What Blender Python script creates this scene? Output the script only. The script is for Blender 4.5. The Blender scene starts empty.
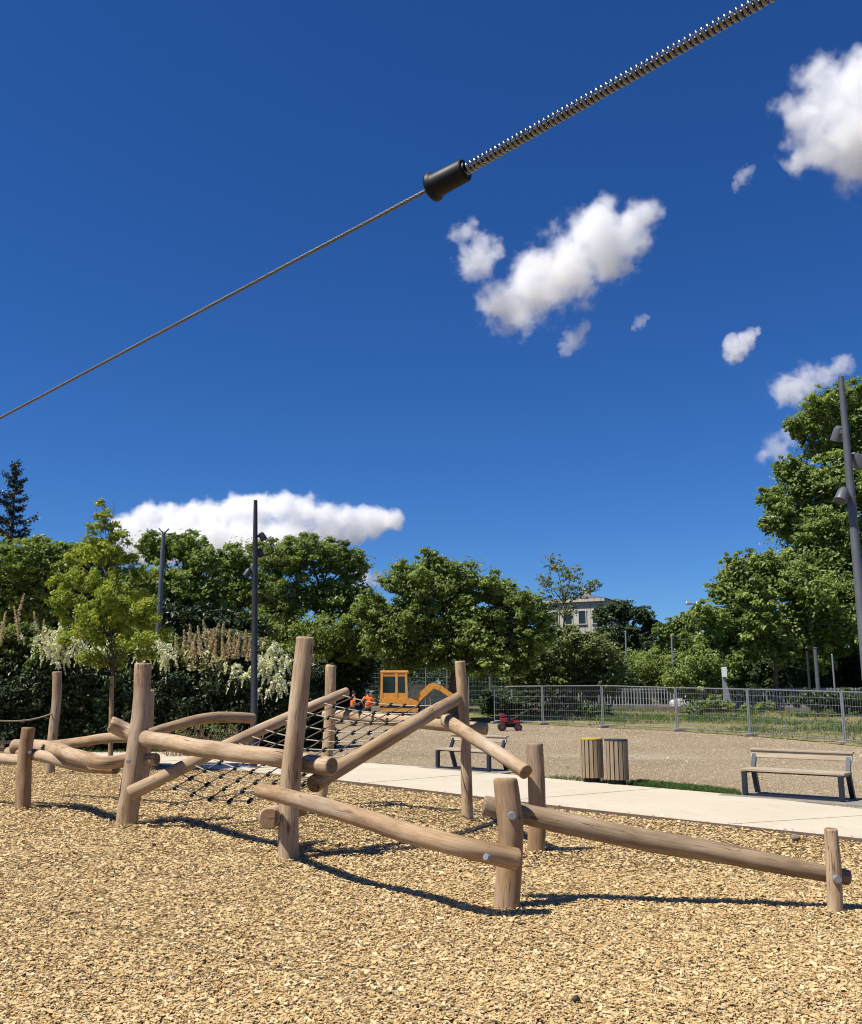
import bpy, bmesh, math, random
import numpy as np
from mathutils import Vector, Matrix, noise as mnoise

random.seed(7)
RNG = np.random.default_rng(7)
S = bpy.context.scene
COL = S.collection
PI = math.pi
R = math.radians

# ------------------------------------------------------------------ camera
F, CX, CY, H = 935.0, 431.0, 512.0, 1.7
PITCH = math.atan(180.0 / F)
cp, sp = math.cos(PITCH), math.sin(PITCH)


def ray(px, py):
    u = (px - CX) / F
    v = (CY - py) / F
    return u, cp - v * sp, sp + v * cp


def P(px, py, Y):
    x, y, z = ray(px, py)
    t = Y / y
    return Vector((x * t, Y, H + z * t))


def G(px, py, z=0.0):
    x, y, zz = ray(px, py)
    t = (z - H) / zz
    return Vector((x * t, y * t, z))


def px2m(Y):
    return Y / F


cam = bpy.data.cameras.new("camera")
camo = bpy.data.objects.new("camera", cam)
COL.objects.link(camo)
camo.location = (0, 0, H)
camo.rotation_euler = (PI / 2 + PITCH, 0, 0)
cam.sensor_fit = 'HORIZONTAL'
cam.sensor_width = 36
cam.lens = F / 862 * 36
cam.clip_start = 0.05
cam.clip_end = 20000
S.camera = camo

# ------------------------------------------------------------------ object helpers
ORG = {}


def tag(o, label, cat, group=None, kind=None):
    if label:
        o['label'] = label
    if cat:
        o['category'] = cat
    if group:
        o['group'] = group
    if kind:
        o['kind'] = kind
    return o


def thing(name, label, cat, loc=(0, 0, 0), group=None, rotz=0):
    o = bpy.data.objects.new(name, None)
    o.empty_display_size = 0.2
    COL.objects.link(o)
    o.location = loc
    o.rotation_euler = (0, 0, rotz)
    tag(o, label, cat, group)
    ORG[o.name] = Vector(loc) if not rotz else Vector((0, 0, 0))
    return o


class MB:
    """collects faces; build() links them as one mesh object"""

    def __init__(self):
        self.v = []
        self.f = []
        self.m = []
        self.sm = []
        self.grain = None

    def add(self, vs, fs, mi=0, smooth=False):
        b = len(self.v)
        self.v += [tuple(x) for x in vs]
        for f in fs:
            self.f.append(tuple(b + i for i in f))
            self.m.append(mi)
            self.sm.append(smooth)

    def box(self, c, s, M=None, mi=0, bev=0.0):
        c = Vector(c)
        hx, hy, hz = s[0] / 2, s[1] / 2, s[2] / 2
        if bev > 0:
            bm = bmesh.new()
            bmesh.ops.create_cube(bm, size=1)
            for v in bm.verts:
                v.co = Vector((v.co.x * s[0], v.co.y * s[1], v.co.z * s[2]))
            bmesh.ops.bevel(bm, geom=bm.edges[:], offset=bev, segments=2, affect='EDGES', profile=0.5)
            bm.verts.index_update()
            vs = [v.co.copy() for v in bm.verts]
            fs = [[v.index for v in f.verts] for f in bm.faces]
            bm.free()
        else:
            vs = [Vector((x, y, z)) for x in (-hx, hx) for y in (-hy, hy) for z in (-hz, hz)]
            fs = [(0, 1, 3, 2), (4, 6, 7, 5), (0, 4, 5, 1), (2, 3, 7, 6), (0, 2, 6, 4), (1, 5, 7, 3)]
        if M is not None:
            vs = [M @ v for v in vs]
        self.add([v + c for v in vs], fs, mi)
        return self

    def bar(self, a, b, w, h=None, mi=0, bev=0.0, up=Vector((0, 0, 1))):
        a, b = Vector(a), Vector(b)
        h = h or w
        d = (b - a)
        L = d.length
        d.normalize()
        if abs(d.dot(up)) > 0.99:
            up = Vector((0, 1, 0))
        x = d.cross(up).normalized()
        z = x.cross(d).normalized()
        M = Matrix((x, d, z)).transposed()
        self.box((a + b) / 2, (w, L, h), M, mi, bev)
        return self

    def tube(self, pts, rad, seg=8, mi=0, caps=True, smooth=True):
        pts = [Vector(p) for p in pts]
        n = len(pts)
        if not hasattr(rad, '__len__'):
            rad = [rad] * n
        t0 = (pts[1] - pts[0]).normalized()
        ref = Vector((0, 0, 1)) if abs(t0.z) < 0.9 else Vector((1, 0, 0))
        x = t0.cross(ref).normalized()
        rings = []
        for i in range(n):
            t = (pts[min(i + 1, n - 1)] - pts[max(i - 1, 0)]).normalized()
            x = (x - t * x.dot(t)).normalized()
            y = t.cross(x)
            rings.append([pts[i] + (x * math.cos(a) + y * math.sin(a)) * rad[i]
                          for a in [2 * PI * k / seg for k in range(seg)]])
        vs = [p for r in rings for p in r]
        fs = [(i * seg + k, i * seg + (k + 1) % seg, (i + 1) * seg + (k + 1) % seg, (i + 1) * seg + k)
              for i in range(n - 1) for k in range(seg)]
        self.add(vs, fs, mi, smooth)
        if caps:
            self.add(rings[0], [tuple(range(seg))[::-1]], mi)
            self.add(rings[-1], [tuple(range(seg))], mi)
        return self

    def ball(self, c, r, mi=0, sub=2, sc=(1, 1, 1)):
        bm = bmesh.new()
        bmesh.ops.create_icosphere(bm, subdivisions=sub, radius=1)
        bm.verts.index_update()
        vs = [Vector((v.co.x * r * sc[0], v.co.y * r * sc[1], v.co.z * r * sc[2])) + Vector(c) for v in bm.verts]
        fs = [[v.index for v in f.verts] for f in bm.faces]
        bm.free()
        self.add(vs, fs, mi, True)
        return self

    def prism(self, prof, a0, a1, axis='y', mi=0):
        """extrude a closed (u, z) profile along an axis"""
        n = len(prof)
        if axis == 'y':
            vs = [(u, a0, z) for u, z in prof] + [(u, a1, z) for u, z in prof]
        else:
            vs = [(a0, u, z) for u, z in prof] + [(a1, u, z) for u, z in prof]
        fs = [tuple(range(n)), tuple(range(2 * n - 1, n - 1, -1))]
        fs += [(i, i + n, (i + 1) % n + n, (i + 1) % n) for i in range(n)]
        self.add(vs, fs, mi)
        return self

    def xf(self, M):
        self.v = [tuple(M @ Vector(p)) for p in self.v]
        return self

    def build(self, name, mats, parent=None, fix=True):
        me = bpy.data.meshes.new(name)
        off = ORG[parent.name] if parent is not None else Vector((0, 0, 0))
        me.from_pydata([(p[0] - off.x, p[1] - off.y, p[2] - off.z) for p in self.v], [], self.f)
        if not isinstance(mats, (list, tuple)):
            mats = [mats]
        for m in mats:
            me.materials.append(m)
        me.polygons.foreach_set('material_index', self.m)
        me.polygons.foreach_set('use_smooth', self.sm)
        if self.grain is not None:
            at = me.attributes.new('grain', 'FLOAT_VECTOR', 'POINT')
            at.data.foreach_set('vector', np.array(self.grain, dtype=np.float32).ravel())
        if fix:
            bm = bmesh.new()
            bm.from_mesh(me)
            bmesh.ops.recalc_face_normals(bm, faces=bm.faces[:])
            bm.to_mesh(me)
            bm.free()
        me.update()
        return link(name, me, parent)


def link(name, me, parent=None):
    o = bpy.data.objects.new(name, me)
    COL.objects.link(o)
    if parent is not None:
        o.parent = parent
        ORG[o.name] = ORG[parent.name]
    else:
        ORG[o.name] = Vector((0, 0, 0))
    return o


def children(o):
    return [c for c in bpy.data.objects if c.parent == o]


def copy_tree(o, parent=None):
    c = o.copy()
    COL.objects.link(c)
    c.parent = parent
    for ch in children(o):
        copy_tree(ch, c)
    return c


def np_mesh(name, verts, nper, mat, parent=None, attr=None, faces_local=None, smooth=False):
    """verts (N, nper, 3): N identical small shapes in one mesh; faces_local lists local quads"""
    N = verts.shape[0]
    off = np.array(ORG[parent.name]) if parent is not None else np.zeros(3)
    fl = np.array(faces_local if faces_local is not None else [list(range(nper))], dtype=np.int32)
    nf, k = fl.shape
    idx = (np.arange(N, dtype=np.int32)[:, None, None] * nper + fl[None]).reshape(-1)
    me = bpy.data.meshes.new(name)
    me.vertices.add(N * nper)
    me.vertices.foreach_set('co', (verts.reshape(-1, 3) - off).astype(np.float32).ravel())
    me.loops.add(idx.size)
    me.loops.foreach_set('vertex_index', idx)
    me.polygons.add(N * nf)
    me.polygons.foreach_set('loop_start', np.arange(0, idx.size, k, dtype=np.int32))
    me.polygons.foreach_set('use_smooth', np.full(N * nf, smooth))
    if attr is not None:
        a = me.attributes.new('col', 'FLOAT_COLOR', 'POINT')
        c = np.repeat(attr[:, None, :], nper, axis=1).reshape(-1, attr.shape[1])
        if c.shape[1] == 3:
            c = np.concatenate([c, np.ones((c.shape[0], 1))], axis=1)
        a.data.foreach_set('color', c.astype(np.float32).ravel())
    me.update(calc_edges=True)
    me.validate()
    me.materials.append(mat)
    return link(name, me, parent)


# ------------------------------------------------------------------ materials
def newmat(name):
    m = bpy.data.materials.new(name)
    m.use_nodes = True
    nt = m.node_tree
    b = nt.nodes['Principled BSDF']
    return m, nt, b


def N(nt, typ, **kw):
    n = nt.nodes.new(typ)
    for k, v in kw.items():
        if k in n.inputs:
            n.inputs[k].default_value = v
        else:
            setattr(n, k, v)
    return n


def ramp(nt, fac, stops):
    r = nt.nodes.new('ShaderNodeValToRGB')
    el = r.color_ramp.elements
    while len(el) < len(stops):
        el.new(0.5)
    for e, (p, c) in zip(el, stops):
        e.position = p
        e.color = (*c, 1)
    nt.links.new(fac, r.inputs[0])
    return r.outputs[0]


def mixc(nt, fac, a, b, typ='MIX'):
    m = nt.nodes.new('ShaderNodeMix')
    m.data_type = 'RGBA'
    m.blend_type = typ
    for sock, val in ((m.inputs[0], fac), (m.inputs[6], a), (m.inputs[7], b)):
        if isinstance(val, (int, float)):
            sock.default_value = val
        elif isinstance(val, tuple):
            sock.default_value = (*val, 1)
        else:
            nt.links.new(val, sock)
    return m.outputs[2]


def noise(nt, vec, scale, detail=4, rough=0.55):
    n = nt.nodes.new('ShaderNodeTexNoise')
    n.inputs['Scale'].default_value = scale
    n.inputs['Detail'].default_value = detail
    n.inputs['Roughness'].default_value = rough
    if vec is not None:
        nt.links.new(vec, n.inputs['Vector'])
    return n.outputs['Fac']


def mapping(nt, vec, scale=(1, 1, 1), loc=(0, 0, 0)):
    m = nt.nodes.new('ShaderNodeMapping')
    m.inputs['Scale'].default_value = scale
    m.inputs['Location'].default_value = loc
    nt.links.new(vec, m.inputs['Vector'])
    return m.outputs[0]


def geo_pos(nt):
    return nt.nodes.new('ShaderNodeNewGeometry').outputs['Position']


def obj_pos(nt):
    return nt.nodes.new('ShaderNodeTexCoord').outputs['Object']


def bump(nt, h, b, strength=0.4, dist=0.02):
    n = nt.nodes.new('ShaderNodeBump')
    n.inputs['Strength'].default_value = strength
    n.inputs['Distance'].default_value = dist
    nt.links.new(h, n.inputs['Height'])
    nt.links.new(n.outputs[0], b.inputs['Normal'])


def simple(name, c, rough=0.6, metal=0.0, var=0.25, scale=8.0, bmp=0.0, spec=0.4):
    m, nt, b = newmat(name)
    p = obj_pos(nt)
    n = noise(nt, p, scale, 5, 0.6)
    lo = tuple(x * (1 - var) for x in c)
    hi = tuple(min(1, x * (1 + var)) for x in c)
    nt.links.new(ramp(nt, n, [(0.3, lo), (0.7, hi)]), b.inputs['Base Color'])
    b.inputs['Roughness'].default_value = rough
    b.inputs['Metallic'].default_value = metal
    b.inputs['Specular IOR Level'].default_value = spec
    if bmp:
        bump(nt, noise(nt, p, scale * 3, 4), b, bmp, 0.01)
    return m


def wood_log(name, c_lo, c_mid, c_hi):
    m, nt, b = newmat(name)
    a = N(nt, 'ShaderNodeAttribute', attribute_name='grain')
    v = a.outputs['Vector']
    fine = noise(nt, mapping(nt, v, (60, 60, 4.0)), 1.0, 5, 0.6)
    blotch = noise(nt, mapping(nt, v, (6, 6, 1.6)), 1.0, 4, 0.6)
    big = noise(nt, mapping(nt, v, (2.2, 2.2, 0.7), (3, 1, 7)), 1.0, 3, 0.5)
    c = ramp(nt, blotch, [(0.32, c_lo), (0.5, c_mid), (0.7, c_hi)])
    c = mixc(nt, ramp_f(nt, fine, 0.34, 0.56), mixc(nt, 0.42, c, (0.45, 0.36, 0.28), 'MULTIPLY'), c)
    c = mixc(nt, ramp_f(nt, big, 0.45, 0.75), c, mixc(nt, 0.4, c, (0.70, 0.60, 0.52), 'MULTIPLY'))
    # long drying cracks
    ck = noise(nt, mapping(nt, v, (26, 26, 0.9), (11, 5, 2)), 1.0, 3, 0.5)
    cr = N(nt, 'ShaderNodeMath', operation='SUBTRACT')
    nt.links.new(ck, cr.inputs[0])
    cr.inputs[1].default_value = 0.5
    ab = N(nt, 'ShaderNodeMath', operation='ABSOLUTE')
    nt.links.new(cr.outputs[0], ab.inputs[0])
    gate = ramp_f(nt, noise(nt, mapping(nt, v, (5, 5, 0.9), (1, 9, 4)), 1.0, 2), 0.49, 0.60)
    line = ramp_f(nt, ab.outputs[0], 0.016, 0.004)
    lm = N(nt, 'ShaderNodeMath', operation='MULTIPLY')
    nt.links.new(line, lm.inputs[0])
    nt.links.new(gate, lm.inputs[1])
    c = mixc(nt, lm.outputs[0], c, (0.12, 0.075, 0.045))
    # knots
    vo = nt.nodes.new('ShaderNodeTexVoronoi')
    vo.inputs['Scale'].default_value = 1.0
    nt.links.new(mapping(nt, v, (4.2, 4.2, 1.25)), vo.inputs['Vector'])
    kf = ramp_f(nt, vo.outputs['Distance'], 0.13, 0.04)
    c = mixc(nt, kf, c, mixc(nt, 0.85, c, (0.32, 0.20, 0.12), 'MULTIPLY'))
    oi = nt.nodes.new('ShaderNodeObjectInfo')
    tint = ramp(nt, oi.outputs['Random'], [(0.0, (0.86, 0.80, 0.72)), (0.5, (1.0, 1.0, 1.0)), (1.0, (1.08, 1.06, 1.02))])
    c = mixc(nt, 1.0, c, tint, 'MULTIPLY')
    # grey weathering in long patches
    gw = noise(nt, mapping(nt, v, (4, 4, 0.55), (21, 3, 8)), 1.0, 4, 0.6)
    c = mixc(nt, ramp_f(nt, gw, 0.52, 0.78), c, mixc(nt, 0.65, c, (0.33, 0.285, 0.235)))
    nt.links.new(c, b.inputs['Base Color'])
    b.inputs['Roughness'].default_value = 0.85
    b.inputs['Specular IOR Level'].default_value = 0.12
    sub = N(nt, 'ShaderNodeMath', operation='SUBTRACT')
    nt.links.new(fine, sub.inputs[0])
    nt.links.new(lm.outputs[0], sub.inputs[1])
    bump(nt, sub.outputs[0], b, 0.4, 0.005)
    return m


def ramp_f(nt, fac, lo, hi):
    r = nt.nodes.new('ShaderNodeMapRange')
    r.inputs[1].default_value = lo
    r.inputs[2].default_value = hi
    nt.links.new(fac, r.inputs[0])
    r.clamp = True
    return r.outputs[0]


def wood_end(name, c1, c2):
    m, nt, b = newmat(name)
    a = N(nt, 'ShaderNodeAttribute', attribute_name='grain')
    flat = mapping(nt, a.outputs['Vector'], (1, 1, 0))
    w = nt.nodes.new('ShaderNodeTexWave')
    w.wave_type = 'RINGS'
    w.rings_direction = 'Z'
    w.inputs['Scale'].default_value = 28
    w.inputs['Distortion'].default_value = 1.5
    w.inputs['Detail'].default_value = 2
    nt.links.new(flat, w.inputs['Vector'])
    n = noise(nt, flat, 25, 4)
    sx = nt.nodes.new('ShaderNodeSeparateXYZ')
    nt.links.new(flat, sx.inputs[0])
    wob_ = N(nt, 'ShaderNodeMath', operation='MULTIPLY_ADD')
    nt.links.new(n, wob_.inputs[0])
    wob_.inputs[1].default_value = 0.03
    nt.links.new(sx.outputs['Y'], wob_.inputs[2])
    ab_ = N(nt, 'ShaderNodeMath', operation='ABSOLUTE')
    sb_ = N(nt, 'ShaderNodeMath', operation='SUBTRACT')
    nt.links.new(wob_.outputs[0], sb_.inputs[0])
    sb_.inputs[1].default_value = 0.015
    nt.links.new(sb_.outputs[0], ab_.inputs[0])
    side_ = ramp_f(nt, sx.outputs['X'], -0.012, -0.002)
    ml_ = N(nt, 'ShaderNodeMath', operation='MULTIPLY')
    nt.links.new(ramp_f(nt, ab_.outputs[0], 0.0045, 0.0015), ml_.inputs[0])
    nt.links.new(side_, ml_.inputs[1])
    c = ramp(nt, w.outputs['Fac'], [(0.1, c1), (0.9, c2)])
    c = mixc(nt, ramp_f(nt, n, 0.35, 0.7), mixc(nt, 0.5, c, (0.4, 0.33, 0.28), 'MULTIPLY'), c)
    c = mixc(nt, ml_.outputs[0], c, (0.05, 0.03, 0.02))
    nt.links.new(c, b.inputs['Base Color'])
    b.inputs['Roughness'].default_value = 0.85
    return m


def leafmat(name, dark, light, trans=0.35, hue=None):
    m, nt, b = newmat(name)
    a = N(nt, 'ShaderNodeAttribute', attribute_name='col')
    sep = nt.nodes.new('ShaderNodeSeparateColor')
    nt.links.new(a.outputs['Color'], sep.inputs[0])
    c = mixc(nt, sep.outputs[0], dark, light)
    nt.links.new(c, b.inputs['Base Color'])
    b.inputs['Roughness'].default_value = 0.45
    b.inputs['Specular IOR Level'].default_value = 0.45
    tr = nt.nodes.new('ShaderNodeBsdfTranslucent')
    c2 = mixc(nt, 1.0, c, (1.0, 1.05, 0.45), 'MULTIPLY')
    nt.links.new(c2, tr.inputs[0])
    mx = nt.nodes.new('ShaderNodeMixShader')
    mx.inputs[0].default_value = trans
    nt.links.new(b.outputs[0], mx.inputs[1])
    nt.links.new(tr.outputs[0], mx.inputs[2])
    nt.links.new(mx.outputs[0], nt.nodes['Material Output'].inputs[0])
    return m


def colmat(name, rough=0.8, trans=0.0):
    m, nt, b = newmat(name)
    a = N(nt, 'ShaderNodeAttribute', attribute_name='col')
    nt.links.new(a.outputs['Color'], b.inputs['Base Color'])
    b.inputs['Roughness'].default_value = rough
    b.inputs['Specular IOR Level'].default_value = 0.2
    return m


M = {}
M['wood'] = wood_log('peeled_wood', (0.290, 0.195, 0.115), (0.430, 0.318, 0.208), (0.52, 0.412, 0.295))
M['wood_grey'] = wood_log('weathered_wood', (0.205, 0.148, 0.092), (0.305, 0.233, 0.155), (0.40, 0.318, 0.225))
M['wood_end'] = wood_end('cut_end_grain', (0.311, 0.200, 0.111), (0.222, 0.133, 0.074))
M['bolt'] = simple('galvanised_bolt', (0.24, 0.25, 0.27), 0.6, 0.3, 0.2, 30)
M['rope'] = simple('pale_rope', (0.370, 0.318, 0.237), 0.9, 0, 0.2, 40)
M['rope_dark'] = simple('dark_rope', (0.17, 0.14, 0.11), 0.9, 0, 0.2, 40)
M['black'] = simple('black_plastic', (0.010, 0.011, 0.013), 0.5, 0, 0.2, 20, spec=0.25)
M['rubber'] = simple('black_rubber', (0.02, 0.02, 0.021), 0.8, 0, 0.2, 20)
M['steel'] = simple('steel_wire', (0.29, 0.29, 0.30), 0.26, 1.0, 0.15, 60)
M['cable'] = simple('steel_cable', (0.16, 0.165, 0.17), 0.5, 0.35, 0.25, 200)
M['lamp_grey'] = simple('anthracite_paint', (0.030, 0.033, 0.037), 0.45, 0.2, 0.15, 6)
M['lamp_light'] = simple('grey_paint', (0.105, 0.112, 0.122), 0.45, 0.2, 0.15, 6)
M['bench_metal'] = simple('slate_metal', (0.020, 0.026, 0.040), 0.45, 0.3, 0.15, 8)
M['glass'] = simple('dark_glass', (0.012, 0.02, 0.02), 0.08, 0, 0.1, 2, spec=0.6)
M['galv'] = simple('galvanised_steel', (0.36, 0.37, 0.38), 0.45, 0.7, 0.15, 12)
M['concrete_block'] = simple('concrete_block', (0.22, 0.20, 0.17), 0.9, 0, 0.2, 9, 0.3)
M['orange'] = simple('yellow_orange_paint', (0.64, 0.285, 0.05), 0.42, 0, 0.2, 5)
M['hivis'] = simple('orange_cloth', (0.85, 0.16, 0.02), 0.85, 0, 0.15, 10)
M['skin'] = simple('skin', (0.42, 0.24, 0.16), 0.6, 0, 0.1, 10)
M['trouser'] = simple('dark_trousers', (0.05, 0.055, 0.07), 0.9, 0, 0.2, 10)
M['hair'] = simple('dark_hair', (0.02, 0.014, 0.01), 0.7, 0, 0.2, 30)
M['boot'] = simple('brown_boots', (0.06, 0.04, 0.025), 0.7)
M['red'] = simple('red_paint', (0.20, 0.018, 0.026), 0.4, 0, 0.2, 12)
M['white_paint'] = simple('white_paint', (0.75, 0.76, 0.77), 0.4, 0, 0.06, 3)
M['blue_paint'] = simple('blue_paint', (0.03, 0.06, 0.16), 0.5, 0, 0.2, 3)
M['grey_paint'] = simple('silver_car_paint', (0.30, 0.31, 0.33), 0.35, 0.3, 0.1, 3)
M['black_paint'] = simple('black_car_paint', (0.02, 0.02, 0.025), 0.3, 0, 0.1, 3)
M['headlight'] = simple('clear_lens', (0.6, 0.62, 0.62), 0.15, 0.2, 0.1, 4)
M['yellow'] = simple('yellow_plastic', (0.48, 0.34, 0.03), 0.5, 0, 0.1, 6)
M['bark'] = simple('bark', (0.10, 0.075, 0.055), 0.9, 0, 0.4, 6, 0.6)
M['bark_pale'] = simple('pale_bark', (0.22, 0.185, 0.14), 0.9, 0, 0.4, 3, 0.5)
M['stake'] = simple('stake_wood', (0.30, 0.19, 0.10), 0.85, 0, 0.3, 14, 0.3)
M['rail_paint'] = simple('railing_paint', (0.30, 0.31, 0.33), 0.5, 0.3, 0.1, 3)
M['slate_roof'] = simple('slate_roof', (0.10, 0.10, 0.115), 0.7, 0, 0.25, 2)
M['stem'] = simple('brown_stems', (0.10, 0.06, 0.035), 0.9, 0, 0.3, 10)


def plank_mat(name, lo, hi, axis=(1.2, 40, 40)):
    m, nt, b = newmat(name)
    p = obj_pos(nt)
    n = noise(nt, mapping(nt, p, axis), 1.0, 5, 0.6)
    n2 = noise(nt, p, 5.0, 3, 0.5)
    c = ramp(nt, n, [(0.3, lo), (0.7, hi)])
    c = mixc(nt, ramp_f(nt, n2, 0.5, 0.8), c, mixc(nt, 0.5, c, (0.6, 0.55, 0.5), 'MULTIPLY'))
    nt.links.new(c, b.inputs['Base Color'])
    b.inputs['Roughness'].default_value = 0.75
    bump(nt, n, b, 0.3, 0.004)
    return m


M['bench_wood'] = plank_mat('bench_planks', (0.266, 0.207, 0.141), (0.444, 0.370, 0.274))
M['bin_wood'] = plank_mat('bin_slats', (0.192, 0.141, 0.089), (0.326, 0.252, 0.170), (40, 40, 1.5))
M['fence_wood'] = plank_mat('low_fence_wood', (0.148, 0.104, 0.067), (0.252, 0.192, 0.133))


def ground_mat(name, stops, s1, s2, bstr=0.5, bdist=0.03, extra=None, fine=60, finec=(0.5, 0.48, 0.45)):
    m, nt, b = newmat(name)
    p = geo_pos(nt)
    big = noise(nt, p, s1, 6, 0.6)
    c = ramp(nt, big, stops)
    f = noise(nt, p, s2, 5, 0.7)
    c = mixc(nt, ramp_f(nt, f, 0.62, 0.40), c, mixc(nt, 0.85, c, finec, 'MULTIPLY'))
    g = noise(nt, p, fine, 2, 0.6)
    c = mixc(nt, ramp_f(nt, g, 0.58, 0.72), c, mixc(nt, 0.7, c, (1.5, 1.45, 1.4), 'MULTIPLY'))
    if extra:
        e = noise(nt, mapping(nt, p, extra[0]), 1.0, 4, 0.6)
        c = mixc(nt, ramp_f(nt, e, extra[1], extra[2]), c, extra[3])
    nt.links.new(c, b.inputs['Base Color'])
    b.inputs['Roughness'].default_value = 0.95
    b.inputs['Specular IOR Level'].default_value = 0.15
    bump(nt, f, b, bstr, bdist)
    return m


M['chip_bed'] = ground_mat('wood_chip_bed', [(0.3, (0.296, 0.207, 0.100)), (0.7, (0.407, 0.296, 0.155))], 1.5, 45, 1.0, 0.05, fine=30)
M['gravel'] = ground_mat('gravel_surface', [(0.30, (0.290, 0.222, 0.135)), (0.52, (0.360, 0.290, 0.192)), (0.72, (0.41, 0.345, 0.250))], 0.16, 26, 0.5, 0.02,
                         ((0.06, 0.11, 1), 0.56, 0.66, (0.350, 0.310, 0.255)), fine=34, finec=(0.32, 0.29, 0.25))
M['soil'] = ground_mat('bare_soil', [(0.3, (0.16, 0.12, 0.07)), (0.7, (0.26, 0.20, 0.12))], 0.3, 6, 0.6, 0.05)
M['field'] = ground_mat('dry_grass_ground', [(0.30, (0.33, 0.26, 0.145)), (0.5, (0.235, 0.225, 0.095)), (0.66, (0.12, 0.165, 0.042))], 0.35, 5, 0.8, 0.06)
M['turf'] = ground_mat('turf', [(0.3, (0.05, 0.09, 0.02)), (0.7, (0.09, 0.14, 0.035))], 1.2, 20, 0.8, 0.04)


def path_mat():
    m, nt, b = newmat('pale_concrete')
    p = geo_pos(nt)
    c = ramp(nt, noise(nt, p, 0.6, 5, 0.6), [(0.3, (0.49, 0.43, 0.325)), (0.7, (0.56, 0.50, 0.39))])
    f = noise(nt, p, 35, 4, 0.7)
    c = mixc(nt, ramp_f(nt, f, 0.55, 0.35), c, mixc(nt, 0.35, c, (0.6, 0.56, 0.5), 'MULTIPLY'))
    st = noise(nt, p, 2.4, 5, 0.7)
    c = mixc(nt, ramp_f(nt, st, 0.52, 0.75), c, mixc(nt, 0.45, c, (0.66, 0.58, 0.48), 'MULTIPLY'))
    sp = noise(nt, p, 9.0, 3, 0.5)
    c = mixc(nt, ramp_f(nt, sp, 0.68, 0.74), c, mixc(nt, 0.4, c, (0.5, 0.42, 0.33), 'MULTIPLY'))
    nt.links.new(c, b.inputs['Base Color'])
    b.inputs['Roughness'].default_value = 0.9
    bump(nt, f, b, 0.25, 0.004)
    return m


M['path'] = path_mat()
M['chip'] = colmat('wood_chip', 0.85)
M['grass_blade'] = leafmat('grass_blades', (0.05, 0.10, 0.02), (0.12, 0.19, 0.04), 0.3)
M['dry_blade'] = leafmat('dry_grass_blades', (0.20, 0.17, 0.06), (0.36, 0.30, 0.13), 0.25)
M['weed'] = leafmat('weed_leaves', (0.055, 0.11, 0.025), (0.14, 0.22, 0.05), 0.3)
LEAF = {
    'mid': leafmat('mid_green_leaves', (0.088, 0.130, 0.026), (0.35, 0.43, 0.115), 0.47),
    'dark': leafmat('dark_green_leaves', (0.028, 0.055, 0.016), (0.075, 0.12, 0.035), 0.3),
    'bright': leafmat('bright_green_leaves', (0.17, 0.23, 0.03), (0.48, 0.52, 0.10), 0.52),
    'plane': leafmat('plane_tree_leaves', (0.085, 0.140, 0.026), (0.37, 0.45, 0.125), 0.47),
    'olive': leafmat('olive_green_leaves', (0.09, 0.125, 0.035), (0.24, 0.27, 0.09), 0.40),
    'hedge': leafmat('hedge_shaded_leaves', (0.018, 0.034, 0.010), (0.050, 0.078, 0.022), 0.18),  # near-black green: shade on the hedge face put into the leaf colour
    'hedge_lit_top': leafmat('hedge_lit_top_leaves', (0.095, 0.145, 0.032), (0.32, 0.37, 0.12), 0.45),  # lighter copy that paints sunlight onto the shrub tops
    'panicle': leafmat('cream_panicle_foliage', (0.14, 0.15, 0.06), (0.50, 0.46, 0.28), 0.35),
    'conifer': leafmat('conifer_needles', (0.012, 0.022, 0.012), (0.03, 0.045, 0.022), 0.08),
}
M['flower_white'] = leafmat('white_blossom', (0.66, 0.66, 0.48), (0.88, 0.87, 0.74), 0.35)
M['flower_spike'] = leafmat('pinkish_blossom', (0.44, 0.34, 0.22), (0.72, 0.60, 0.46), 0.35)


def stone_mat():
    m, nt, b = newmat('pale_stone')
    p = geo_pos(nt)
    br = nt.nodes.new('ShaderNodeTexBrick')
    br.inputs['Scale'].default_value = 1.0
    br.inputs['Color1'].default_value = (0.46, 0.43, 0.35, 1)
    br.inputs['Color2'].default_value = (0.40, 0.37, 0.30, 1)
    br.inputs['Mortar'].default_value = (0.212, 0.196, 0.170, 1)
    br.inputs['Brick Width'].default_value = 1.0
    br.inputs['Row Height'].default_value = 0.45
    br.inputs['Mortar Size'].default_value = 0.03
    nt.links.new(mapping(nt, p, (1, 1, 1)), br.inputs['Vector'])
    c = mixc(nt, ramp_f(nt, noise(nt, p, 0.4, 4), 0.4, 0.7), br.outputs['Color'], (0.50, 0.47, 0.38))
    nt.links.new(c, b.inputs['Base Color'])
    b.inputs['Roughness'].default_value = 0.9
    return m


M['stone'] = stone_mat()
M['wall_render'] = simple('rendered_wall', (0.12, 0.105, 0.085), 0.9, 0, 0.35, 2, 0.2)

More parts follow.
